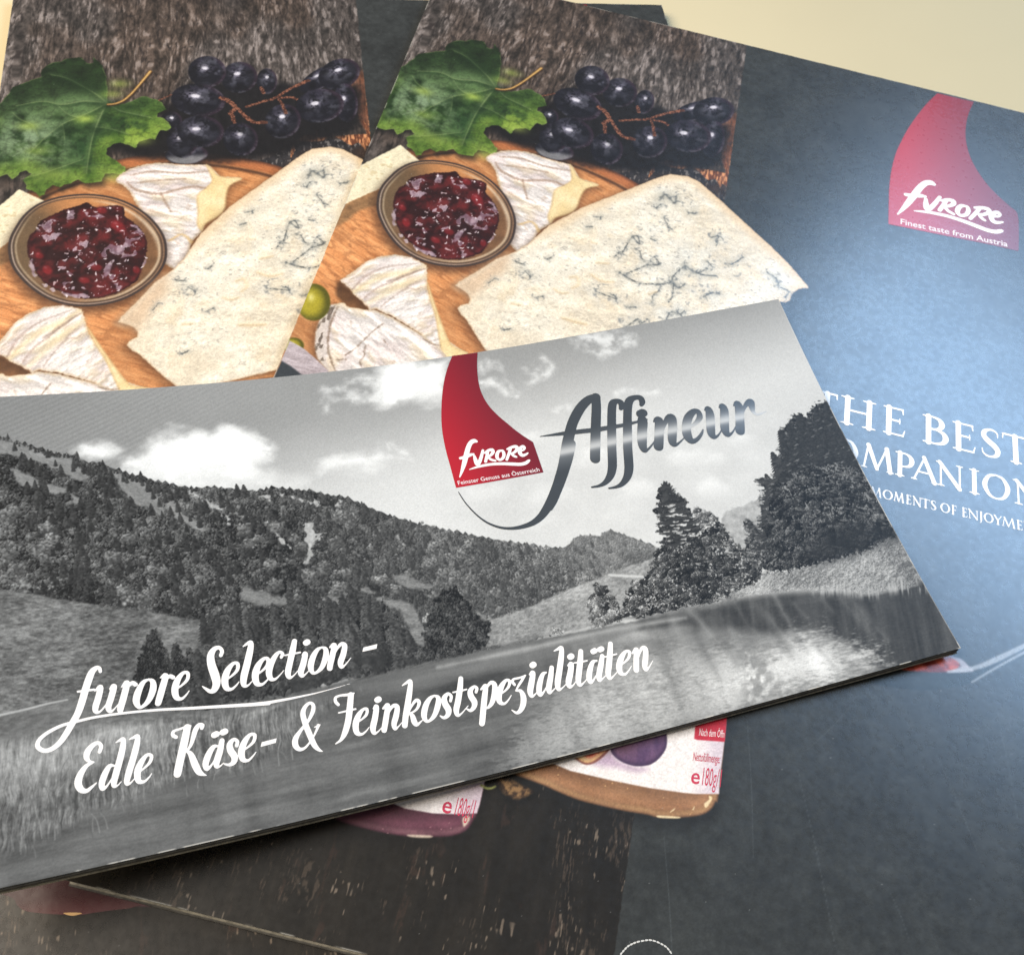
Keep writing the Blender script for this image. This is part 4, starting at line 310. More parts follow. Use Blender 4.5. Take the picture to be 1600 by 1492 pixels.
def paint_folder():
    s = Sheet(axis((0, 134, .17), (134, 210, .32)), axis((0, 180, .2), (180, 195, 1.), (195, 297, .18)))
    sl, U, V = s.win(-1, -1, 211, 298)
    # slate panel
    n = fbm(U*.12, V*.12, 5, 2); n2 = fbm(U*.9, V*.9, 3, 9)
    n3 = fbm(U*.45, V*.45, 4, 13)
    slate = rgb(48, 51, 51)*(.82+.34*n+.26*(n2-.5)+.34*(n3-.5))[..., None]
    # weathered timber, grain along v
    wx = U+1.2*(fbm(U*.15, V*.03, 3, 4)-.5)*4
    g = fbm(wx*.62, V*.16, 5, 11); fl = fbm(wx*1.25, V*.36, 4, 21); big = fbm(U*.07, V*.045, 4, 31); fine = fbm(wx*3.0, V*.8, 2, 41)
    crack = ridge(wx*.8, V*.14, 3, 51)
    red = sstep(.42, .62, fbm(U*.05+3, V*.03, 3, 61))
    base = mix(rgb(96, 88, 84), rgb(90, 77, 69), red)
    t = .5+1.15*(g-.5)+1.25*(fl-.5)+.5*(fine-.5)
    top = base*(.4+.8*np.clip(t, 0, 1.25))[..., None]*(.75+.5*big)[..., None]
    top = mix(top, rgb(172, 164, 162), .42*sstep(.55, .7, fl*.6+g*.4)*sstep(.35, .6, big+.15*(1-red)))
    top = mix(top, rgb(36, 31, 30), .75*sstep(.72, .9, crack)*sstep(.35, .55, g))
    dark = rgb(27, 24, 20)*(.65+.7*fbm(wx*.5, V*.1, 4, 71))[..., None]
    f2 = fbm(wx*3.4, V*.55, 3, 81)*fbm(U*.14, V*.08, 3, 91)
    dark = mix(dark, rgb(84, 72, 62), .6*sstep(.38, .52, f2))
    f3 = vn(wx*2.6, V*.55, 101)*sstep(.45, .65, fbm(U*.2, V*.15, 2, 111))
    dark = mix(dark, rgb(150, 135, 120), .65*sstep(.78, .92, f3))
    dark = mix(dark, rgb(84, 56, 46), .3*sstep(.62, .75, fbm(U*.25, V*.09, 3, 121))*sstep(.5, .7, fl))
    wood = mix(top, dark, sstep(150, 200, V))
    # plank edge: timber darkens to a sooty table below it
    C = mix(wood, slate, sstep(PW-.15, PW+.15, U+.25*(vn(V*.9, U*0+2, 5)-.5)))
    s.C[sl] = C
    def soot(U, V, d):
        q = fbm(U*.9, V*.7, 4, 15); c = rgb(44, 42, 44)*(.5+1.0*q)[..., None]
        c = mix(c, rgb(140, 134, 130), .7*sstep(.6, .72, fbm(U*1.4, V*.7, 3, 18)))
        return c, sstep(PW+.2, PW-.2, U)
    s.fill(S['plank_end'], soot, .4, False, .5, .6)
    s.fill(S['plank_brown'], lambda U, V, d: (rgb(120, 72, 50)*(.5+fbm(U*2, V*.4, 3, 8))[..., None], .7*sstep(PW+.1, PW-.1, U)), .8)
    for q in S['splinters']:
        s.fill(q, lambda U, V, d: (mix(rgb(98, 56, 38), rgb(214, 150, 104), sstep(.35, .65, fbm(U*2.2, V*.5, 3, 6))), sstep(PW+.3, PW, U)), .25, True, .35, 1.5)
    # round board
    def board(U, V, d):
        gx = U*.8+V*.35; gy = -U*.35+V*.8
        gr = fbm(gx*.25, gy*1.6, 4, 3); sp = fbm(gx*.7, gy*4, 3, 5); lo = fbm(U*.05, V*.05, 3, 7)
        c = mix(rgb(176, 112, 66), rgb(226, 166, 112), np.clip(.5+1.0*(gr-.5)+.5*(sp-.5), 0, 1))*(.8+.4*lo)[..., None]
        c = mix(c, rgb(122, 74, 44), .35*sstep(.62, .85, ridge(gx*.25, gy*.8, 3, 9))*sstep(.4, .6, lo))
        c = mix(c, rgb(66, 42, 30), .85*np.exp(-((d+4.6)/.7)**2))
        c = mix(c, mix(rgb(150, 88, 54), rgb(190, 116, 70), sp), sstep(-4.2, -3.2, d)*.9)
        c = mix(c, rgb(92, 54, 38), sstep(-1.6, -.1, d)*.85)
        return c
    s.fill([(q[0]-.5, q[1]+1) for q in S['board']], rgb(26, 22, 22), 2.5, alpha=.7, m=4)
    s.fill(S['board'], board, .3)
    # small crack and scratches in the board
    s.stroke([(13.5, 111, .12), (18, 121, .25), (22.5, 133, .1)], rgb(224, 176, 130), .2, .7)
    s.stroke([(12.8, 110, .3), (16, 110.6, .5), (19.5, 111.6, .3)], rgb(218, 190, 150), .2, .9)
    # grapes
    s.fill(S['grape_shadow'], lambda U, V, d: rgb(20, 19, 22)*np.ones(U.shape)[..., None], 2.2, True, .8, .6, .93, 4)
    def grape(k):
        hx, hy = (-.12+.3*((k*37 % 10)/10-.5)), -.25+.2*((k*53 % 10)/10-.5)
        def f(X, Y, U, V):
            q = np.clip(X*X+Y*Y, 0, 1); b = fbm(U*.55, V*.55, 4, 30+k); b2 = fbm(U*1.6, V*1.6, 3, 60+k)
            c = rgb(22, 22, 30)*(.8+.5*b)[..., None]
            c = mix(c, rgb(78, 72, 92), .5*sstep(.1, .8, -Y*.6+.3-q*.3)*sstep(.4, .62, b*.6+b2*.4))
            c = mix(c, rgb(58, 40, 54), .6*sstep(.5, .9, q)*sstep(-.2, .7, X))
            c = mix(c, rgb(112, 114, 128), .16*sstep(.48, .7, fbm(U*.4, V*.4, 4, 90+k))*sstep(1, .3, q))
            c = mix(c, rgb(150, 152, 166), .3*sstep(.5, .68, fbm(U*.5+3, V*.35, 3, 120+k))*sstep(.9, .2, (X+.25*(k % 3-1))**2+(Y+.3)**2))
            c = mix(c, rgb(118, 118, 128), .5*sstep(.6, .97, q)*sstep(.2, .9, Y+.5*X)*sstep(.42, .62, b2*.5+b*.5))
            c = mix(c, rgb(176, 172, 190), .8*np.exp(-((X-hx)/.3)**2-((Y-hy)/.24)**2)*sstep(.35, .6, b2))
            c = mix(c, rgb(226, 224, 234), .9*sstep(1.15, .5, np.sqrt(((X-hx-.05)/.2)**2+((Y-hy)/.13)**2)+.7*(b2-.5)))
            if k == 10: c = mix(c, rgb(150, 150, 152), .75*sstep(-.2, .5, Y)*sstep(1.1, .7, q))
            return c*(1-.35*sstep(.5, 1, fbm(U*.3, V*.3, 2, k)))[..., None]
        return f
    for k, e in enumerate(S['grapes']): s.ell(e, grape(k), .3)
    for k, q in enumerate(S['grape_stems']):
        s.stroke(q, lambda U, V, d: mix(rgb(78, 46, 36), rgb(150, 98, 76), sstep(.4, .65, fbm(U*2.5, V*2.5, 2, 4))), .2, .95, True, 1.1, .25, 2)
    # leaf
    def leaf(U, V, d):
        b = fbm(U*.13, V*.13, 4, 3); m = fbm(U*.3, V*.3, 4, 8); f = fbm(U*1.4, V*1.4, 2, 12); net = ridge(U*.55, V*.55, 3, 19)
        c = mix(rgb(26, 48, 22), rgb(70, 100, 46), sstep(.3, .7, .55*b+.45*m))
        up = sstep(62, 40, V+.25*(U-20))
        c = mix(c, rgb(24, 40, 20)*(.6+.8*m)[..., None], .85*up)
        gl = np.exp(-((U-10)/13)**2-((V-66)/12)**2)
        c = mix(c, rgb(122, 142, 114)*(.62+.7*m)[..., None], .85*gl*sstep(.25, .6, m))
        c = mix(c, rgb(122, 152, 104), .5*np.exp(-((U-22)/9)**2-((V-50)/5)**2))
        c = mix(c, rgb(34, 66, 34), .75*np.exp(-((U-27)/6)**2-((V-69)/7)**2))
        edge = sstep(-7, -1.5, d)*sstep(50, 66, V+.1*U)
        c = mix(c, mix(rgb(70, 104, 32), rgb(140, 164, 68), m), .75*edge)
        c = mix(c, rgb(150, 176, 66), .55*np.exp(-((U-38)/6)**2-((V-63)/5)**2)*sstep(.4, .65, m))
        c = c*(.9+.2*f)[..., None]
        c = mix(c, c*.7, .6*sstep(.68, .88, net))
        return mix(c, rgb(140, 156, 96), .4*sstep(-.4, -.1, d)*sstep(.4, .6, m))
    s.fill([(a+.8, b+1.6) for a, b in S['leaf']], rgb(14, 14, 14), 1.8, False, alpha=.75, m=4)
    s.fill(S['leaf'], leaf, .2, False, .25, 1.2)
    for q in S['veins']:
        s.stroke([(a+.5, b+.7, w*2.2) for a, b, w in q], rgb(28, 52, 24), .7, .5)
        s.stroke([(a-.5, b-.6, w*2.2) for a, b, w in q], rgb(112, 134, 92), 1.0, .3)
        s.stroke(q, rgb(136, 154, 104), .3, .6, True, .7)
    for (u, v, r, a) in ((24, 57, 2.6, .8), (31, 46.5, 3, .5), (33, 42, 3, .5), (9, 60, 3, .6), (17, 79, 4, .5), (34, 80, 4, .6), (40, 66, 3, .5), (12, 70, 3, .4)):
        s.blob(u, v, r, rgb(164, 186, 84), a, r*.6)
    for (u, v, r) in ((30, 51, 3.2), (24, 44, 3.6), (20, 41, 4), (27, 62, 3), (19, 61, 2.6), (36, 52, 3)): s.blob(u, v, r*1.3, rgb(22, 42, 20), .6, r*.6)
    s.stroke([(a+.3, b+.5, w) for a, b, w in S['leaf_stem']], rgb(40, 28, 22), .4, .7)
    s.stroke(S['leaf_stem'], lambda U, V, d: mix(rgb(116, 84, 46), rgb(206, 168, 104), sstep(-.1, -.45, d)), .15)
    # white-rind cheese pieces
    def rind(seed, dirn=(1, 0), pink=.5):
        def f(U, V, d):
            a = U*dirn[0]+V*dirn[1]; b = -U*dirn[1]+V*dirn[0]
            wr = fbm(a*.16, b*.36, 5, seed, .42); lo = fbm(U*.12, V*.12, 3, seed+5); fi = fbm(U*1.5, V*1.5, 3, seed+9)
            sh = .5*(fbm(a*.5+.1, b*1.0+.3, 3, seed+21)-fbm(a*.5, b*1.0, 3, seed+21))+(fbm(a*.16+.05, b*.36+.22, 5, seed, .42)-wr)*2.3
            c = rgb(232, 226, 222)*(.93+.12*fi)[..., None]
            c = mix(c, rgb(206, 188, 186), pink*sstep(.38, .72, lo+.25*(fi-.5)))
            c = mix(c, rgb(230, 208, 164), .4*sstep(.52, .76, wr))
            c = c*(1+np.tanh(sh*4)*.14-.01)[..., None]
            cr = ridge(a*.1, b*.26, 3, seed+13)
            c = mix(c, rgb(166, 140, 118), .38*sstep(.86, .97, cr))
            return mix(c, rgb(196, 172, 134), .55*sstep(-1.1, -.05, d))
        return f
    def cream(U, V, d):
        c = mix(rgb(222, 196, 140), rgb(242, 226, 184), fbm(U*.2, V*.2, 3, 4))
        return mix(c, rgb(184, 150, 100), .5*sstep(-.8, 0, d))
    def drop(P, du, dv, a=.6, soft=2.2): s.fill([(q[0]+du, q[1]+dv) for q in P], rgb(64, 40, 26), soft, alpha=a, m=4)
    drop(S['cam1'], .8, 1.2)
    s.fill(S['cam1'], rind(3, (.96, .28)), .25, True, .25)
    s.fill(S['cam1_cream'], cream, .5)
    for k, q in enumerate(S['cam1_lines']): s.stroke(q, rgb(150, 124, 104) if k != 3 else rgb(214, 180, 122), .45, .7, True, 1, .25)
    # feta
    s.fill(S['feta_shade'], lambda U, V, d: rgb(126, 98, 68)*(.7+.6*fbm(U*.6, V*.6, 3, 2))[..., None], .8, alpha=.8)
    def feta(U, V, d):
        c = rgb(229, 220, 190)*(.93+.14*fbm(U*.6, V*.6, 4, 5))[..., None]
        return mix(c, rgb(198, 180, 140), .6*sstep(.66, .78, fbm(U*.5, V*.9, 3, 9)))
    s.fill(S['feta'], feta, .25, False, .15)
    # bowl of jam
    cx = np.array(S['rim']).mean(0)
    s.fill([(cx[0]+(a-cx[0])*1.03-.2, cx[1]+(b-cx[1])*1.03+1.6) for a, b in S['rim']], rgb(60, 38, 26), 2.4, alpha=.7, m=5)
    def bowl(U, V, d):
        ang = np.arctan2(V-cx[1], U-cx[0]); n = fbm(U*.35, V*.35, 3, 6)
        c = mix(rgb(92, 66, 46), rgb(140, 100, 68), n)
        c = mix(c, rgb(206, 142, 88), .8*sstep(.5, .95, np.cos(ang+1.5)))
        c = mix(c, rgb(96, 82, 62), .7*sstep(.3, 1, np.cos(ang-3.2)))
        c = mix(c, rgb(70, 48, 36), .5*sstep(-5.0, -7.0, d))
        c = mix(c, rgb(222, 204, 176), .7*np.exp(-((d+2.0)/.42)**2)*sstep(.1, .9, np.cos(ang-.5)))
        c = mix(c, rgb(206, 190, 164), .5*np.exp(-((d+1.9)/.3)**2)*sstep(.3, .95, np.cos(ang-2.8)))
        c = mix(c, rgb(226, 212, 190), .6*np.exp(-((d+2.5)/.5)**2)*sstep(.6, .98, np.cos(ang+.75)))
        c = mix(c, rgb(74, 60, 52), .85*np.exp(-((d+1.3)/.28)**2))
        c = mix(c, rgb(186, 172, 166), .75*np.exp(-((d+.9)/.17)**2)*(.3+.7*sstep(-.3, .8, np.cos(ang-2.2))))
        return mix(c, rgb(60, 50, 48), sstep(-.78, -.55, d))
    s.fill(S['rim'], bowl, .2)
    def jam(U, V, d):
        a = fbm(U*.35, V*.35, 4, 2); q = U+1.3*(fbm(U*.5, V*.5, 2, 7)-.5); r = V+1.3*(fbm(U*.5+9, V*.5, 2, 8)-.5)
        c = mix(rgb(42, 16, 18), rgb(92, 30, 32), sstep(.3, .75, a))
        dd, ox, oy, rr = clump(q*.36, r*.36, 5)
        c = mix(c, rgb(116, 34, 36), .4*sstep(.6, .1, dd)*sstep(.55, .8, rr))
        c = mix(c, rgb(28, 8, 12), .6*sstep(.5, .85, dd))
        h = ridge(q*.42, r*.42, 3, 12); k = fbm(U*.3+4, V*.3, 3, 15)
        c = mix(c, rgb(196, 176, 188), .8*sstep(.88, .95, h)*sstep(.5, .6, k))
        c = mix(c, rgb(236, 216, 222), .7*sstep(.84, .93, vn(q*1.5, r*1.5, 19))*sstep(.5, .62, vn(U*.35, V*.35, 23)))
        return mix(c, rgb(30, 10, 12), .7*sstep(-.9, 0, d))
    s.fill(S['jam'], jam, .25, True, .3)
    for e in S['jam_berries']:
        s.ell(e, lambda X, Y, U, V: mix(mix(rgb(148, 34, 40), rgb(70, 14, 20), sstep(.2, 1, X*X+Y*Y)), rgb(206, 150, 156), .5*np.exp(-((X+.3)/.25)**2-((Y+.35)/.2)**2)), .9, .6)
    rv0 = np.random.RandomState(3)
    for k, q in enumerate(S['jam_glints']):
        def gl(U, V, d, k=k):
            w_ = fbm(U*.42, V*.42, 3, 50+k, .45); v_ = fbm(U*.7, V*.7, 2, 70+k); e_ = np.exp(-((w_-.47)/.022)**2)
            return mix(mix(rgb(128, 104, 120), rgb(190, 174, 188), sstep(.35, .65, v_)), rgb(236, 228, 234), .6*e_), np.clip(.06+.78*sstep(.44, .5, w_)+.25*e_, 0, .9)
        s.fill(q, gl, .22, True, .5, .9, .9, seed=k)
        for j_ in range(2):
            a_, b_ = np.array(q)[rv0.randint(len(q))]; t_ = rv0.rand()*6.28; L_ = .25+.5*rv0.rand()
            s.stroke([(a_-L_*math.cos(t_), b_-L_*math.sin(t_), .08), (a_+.1, b_+.1, .34), (a_+L_*math.cos(t_+.6), b_+L_*math.sin(t_+.6), .08)], rgb(240, 232, 238), .12, .9)
    # lower cheese wedges
    s.fill(S['gap'], lambda U, V, d: rgb(104, 70, 44)*(.6+.6*fbm(U*.4, V*.4, 3, 3))[..., None], .8, alpha=.9)
    drop(S['cam2'], -.3, 1.4); drop(S['cam3'], -.6, 1.2)
    s.fill(S['cam2'], rind(23, (.8, -.6)), .25, False, .3)
    s.fill(S['cam2_cream'], cream, .4)
    for k, q in enumerate(S['cam2_ridges']): s.stroke(q, (rgb(222, 210, 206), rgb(228, 204, 150), rgb(230, 212, 168))[k], 1.1, .55)
    for q in S['cam2_lines']: s.stroke(q, rgb(150, 128, 116), .5, .6, True, .8, .3)
    s.fill(S['cam3'], rind(43, (.85, .5), .4), .25, False, .3)
    s.fill(S['cam3_rind'], lambda U, V, d: mix(rgb(206, 196, 188), rgb(96, 84, 74), sstep(.55, .7, fbm(U*1.2, V*.5, 3, 4))), .5, alpha=.85)
    for q in S['cam3_lines']: s.stroke(q, rgb(120, 98, 80), .4, .75, True, .8, .3)
    for e in S['olives']:
        def ol(X, Y, U, V):
            q = X*X+Y*Y; c = mix(rgb(168, 156, 44), rgb(84, 82, 22), sstep(.1, 1, q+.35*X))
            return mix(c, rgb(226, 218, 140), .85*np.exp(-((X+.15)/.2)**2-((Y+.25)/.22)**2))
        s.ell(e, ol, .3)
    s.fill(S['knife'], lambda U, V, d: mix(rgb(150, 138, 142), rgb(206, 196, 202), fbm(U*.4+V*.2, V*2, 3, 2)), .2, False)
    s.fill(S['knife_handle'], rgb(54, 60, 66), .3, False)
    # blue cheese
    drop(S['blue'][:16]+S['blue'][-12:], -.9, 1.0, .55, 2.4)
    s.fill([(q[0]+1.2, q[1]+.3) for q in S['blue']], rgb(24, 26, 28), 1.6, False, alpha=.45, m=4)
    def blue(U, V, d):
        lo = fbm(U*.08, V*.08, 4, 2); m = fbm(U*.3, V*.3, 4, 6); f = fbm(U*1.3, V*1.3, 3, 9)
        sh = (fbm(U*.2+.05, V*.2+.16, 4, 6, .42)-fbm(U*.2, V*.2, 4, 6, .42))*1.5
        c = mix(rgb(224, 213, 191), rgb(236, 230, 214), sstep(.25, .75, lo+.3*(m-.5)))*(.95+.1*f)[..., None]
        c = c*(1+np.tanh(sh*5)*.075)[..., None]
        c = mix(c, rgb(222, 194, 150), .2*sstep(.6, .8, fbm(U*.22+5, V*.22, 3, 21)))
        W = np.zeros(U.shape)
        for (h,) in S['blue_halo']: W = np.maximum(W, np.exp(-((U-h[0])/(h[2]*.75))**2-((V-h[1])/(h[2]*.6))**2))
        c = mix(c, rgb(214, 214, 206), .5*W*sstep(.3, .75, m))
        qx = U+1.6*(fbm(U*.35, V*.35, 3, 33)-.5); qy = V+1.6*(fbm(U*.35+7, V*.35, 3, 34)-.5)
        r = ridge(qx*.3, qy*.3, 3, 36); pat = fbm(U*.35, V*.35, 3, 38)
        c = mix(c, rgb(112, 116, 118), .6*sstep(.84, .95, r)*sstep(.5, .64, pat)*sstep(.2, .7, W))
        sp = fbm(U*.9+3, V*1.5, 2, 40)
        c = mix(c, rgb(122, 120, 116), .4*sstep(.72, .82, sp)*sstep(.4, .65, lo+.25*W))
        pit = fbm(U*.75, V*.95, 3, 61); pn = fbm(U*.75, V*.95+.25, 3, 61); zone = sstep(.42, .62, fbm(U*.14, V*.16, 3, 63)+.25*W)
        c = c*(1-.05*zone*sstep(.02, .12, pit-pn)+.05*zone*sstep(.02, .12, pn-pit))[..., None]
        e = sstep(-4.5, -.5, d)*sstep(118, 100, V)
        c = mix(c, rgb(222, 196, 160), .75*e)
        return mix(c, rgb(196, 166, 132), .6*sstep(-.7, 0, d))
    s.fill(S['blue'], blue, .22, False, .15, 1)
    s.fill(S['blue_tan'], lambda U, V, d: rgb(208, 180, 150)*(.93+.14*fbm(U*.5, V*.5, 3, 2))[..., None], 2.2, alpha=.75)
    rv = np.random.RandomState(8)
    for q in S['blue_veins']:
        s.stroke([(a, b, w*1.6) for a, b, w in q], rgb(164, 165, 158), 1.4, .26, True, 1, .9, .5)
        s.stroke(q, rgb(120, 122, 118), .45, .45, True, .8, .7, 1.0)
        s.stroke(q, lambda U, V, d: (rgb(58, 62, 64)*np.ones(U.shape)[..., None]), .2, .7, True, .42, .42, 1.7)
        for a, b, w in q:
            s.blob(a+rv.randn()*.4, b+rv.randn()*.4, .8+w*1.2, rgb(172, 172, 162), .25)
            for k in range(2):
                t = rv.rand()*6.28; L = .7+1.5*rv.rand()
                s.stroke([(a, b, w*.35), (a+.5*L*math.cos(t), b+.5*L*math.sin(t), w*.3), (a+L*math.cos(t+.5), b+L*math.sin(t+.5), .05)], rgb(92, 98, 102), .3, .6, True, 1, .35, 1.3)
    for (h,) in S['blue_halo']:
        for k in range(7):
            a, b = h[0]+rv.randn()*h[2]*.3, h[1]+rv.randn()*h[2]*.24; t = rv.rand()*3.1; L = .5+1.3*rv.rand()
            s.stroke([(a, b, .1), (a+L*.5*math.cos(t), b+L*.4*math.sin(t)+.2, .3+.4*rv.rand()), (a+L*math.cos(t), b+L*.6*math.sin(t), .08)], rgb(112, 116, 118), .35, .55, True, 1, .4, 1.2)
    for q in S['blue_creases']:
        s.stroke([(a, b+.5, w) for a, b, w in q], rgb(196, 164, 118), .7, .6); s.stroke(q, rgb(246, 236, 210), .4, .6)
    s.stroke(S['bowl_rim'], rgb(132, 92, 60), .3, .9)
    # jars at the foot of the sheet
    def glass(a, b, lite):
        def f(U, V, d):
            c = mix(a, b, fbm(U*.15, V*.3, 3, 4)); c = mix(c, lite, .5*np.exp(-((d+.9)/.55)**2)*(.4+.9*fbm(U*.2, V*.2, 2, 6))); c = mix(c, a*.6, .5*sstep(-.5, 0, d)); c = c*(1+.25*sstep(-5, -1.5, d)*sstep(-1, -2.5, d))[..., None]
            dd, ox, oy, rr = clump(U*.5, V*.5, 8); return mix(c, lite*1.15, .6*sstep(.1, .05, dd)*sstep(.75, .77, rr))
        return f
    def label(U, V, d):
        c = rgb(238, 233, 231)*(.98+.04*fbm(U, V, 2, 3))[..., None]; return c
    s.fill([(a+.6, b+1.8) for a, b in S['jar_plum']], rgb(18, 16, 15), 2.2, alpha=.6, m=4)
    s.fill(S['jar_plum'], glass(rgb(66, 36, 48), rgb(98, 60, 72), rgb(150, 110, 116)), .25)
    s.fill(S['jar_plum_label'], lambda U, V, d: mix(label(U, V, d), rgb(206, 190, 200), sstep(64, 73, U)), .2, False)
    for q in S['plum_glint']: s.fill(q, rgb(226, 212, 190), .25, alpha=.8)
    s.fill([(a+.9, b+2.0) for a, b in S['jar_fig']], rgb(20, 20, 20), 2.2, alpha=.6, m=4)
    s.fill(S['jar_fig'], glass(rgb(112, 78, 54), rgb(150, 112, 82), rgb(196, 158, 112)), .25)
    s.fill(S['jar_fig_label'], lambda U, V, d: mix(label(U, V, d), rgb(214, 202, 212), sstep(115, 122, U)), .2, False)
    s.fill(S['fig_shadow'], rgb(170, 140, 170), 1.2, alpha=.7)
    def fig(U, V, d):
        c = mix(rgb(74, 52, 88), rgb(112, 82, 112), fbm(U*.9, V*.35, 4, 3)); c = mix(c, rgb(120, 82, 92), .5*np.exp(-((U-101)/3)**2-((V-245)/3)**2))
        return mix(c, rgb(54, 38, 66), .7*sstep(-1.3, 0, d))
    s.fill(S['fig'], fig, .2)
    s.fill(S['fig_cut'], rgb(136, 84, 76), .2); s.fill(S['fig_flesh'], lambda U, V, d: mix(rgb(238, 208, 160), rgb(226, 180, 130), sstep(-1, 0, d)), .25)
    s.fill(S['fig_red'], lambda U, V, d: mix(rgb(196, 56, 56), rgb(222, 120, 96), fbm(U*1.3, V*1.3, 3, 3)), .7)
    s.fill(S['fig_box'], rgb(190, 42, 60), .15, False)
    for q in S['fig_glint']: s.fill(q, rgb(240, 222, 180), .2, alpha=.9)
    s.stroke(S['nut_stem'], rgb(150, 156, 92), .25)
    s.fill([(a+.4, b+.6) for a, b in S['nut']], rgb(10, 9, 8), .9, alpha=.7)
    s.fill(S['nut'], lambda U, V, d: mix(rgb(58, 42, 30), rgb(140, 108, 72), sstep(.35, .7, fbm(U*1.1, V*1.1, 4, 3)))*(1-.5*sstep(-1, 0, d))[..., None], .25, True, .2)
    # spoon on the slate side
    s.fill(S['spoon_bowl'], lambda U, V, d: (mix(rgb(22, 28, 30), rgb(48, 56, 58), fbm(U*.3, V*.3, 3, 2)), .85+.15*(d > -1)), .2)
    s.fill(S['spoon_meat'], lambda U, V, d: mix(rgb(110, 32, 24), rgb(190, 84, 60), sstep(.3, .7, fbm(U*.35, V*.5, 4, 5))), .35)
    s.fill(S['spoon_shine'], lambda U, V, d: mix(rgb(138, 142, 154), rgb(206, 196, 204), fbm(U*.4, V*.8, 3, 3)), .4, alpha=.9)
    for q in S['spoon_line']: s.stroke([(a, b, w_*1.5) for a, b, w_ in q], rgb(164, 170, 178), .35, .8)
    # handling scratches on the lamination
    for a, b, c_, d_ in ((127, 233, 131, 262), (139, 241, 149, 275), (150, 224, 141, 236), (112, 262, 118, 292), (170, 230, 180, 252), (160, 262, 164, 270), (184, 215, 188, 240)):
        s.stroke([(a, b, .03), ((a+c_)/2+.3, (b+d_)/2, .1), (c_, d_, .03)], rgb(120, 132, 140), .16, .35)
    dd, ox, oy, rr = clump(U*.12, V*.12, 77)
    s.put(sl, rgb(210, 214, 216), .35*sstep(.016, .008, dd)*(rr > .75))
    s.C = s.C*(1+.09*(rnd2(np.floor(U*5.2), np.floor(V*5.2), 301)+rnd2(np.floor(U*2.6), np.floor(V*2.6), 305)-1))[..., None]
    # worn white card showing at the very edge
    e = np.minimum(np.minimum(U, 210-U), np.minimum(V, 297-V))
    s.put(sl, rgb(190, 188, 178), .8*sstep(.28, .05, e)*sstep(.45, .62, fbm(U*.3, V*.3, 3, 44)))
    return s
def g3(x): return np.stack([x*.985, x, x*1.0], -1)/255. if np.ndim(x) else np.array([x*.985, x, x])/255.
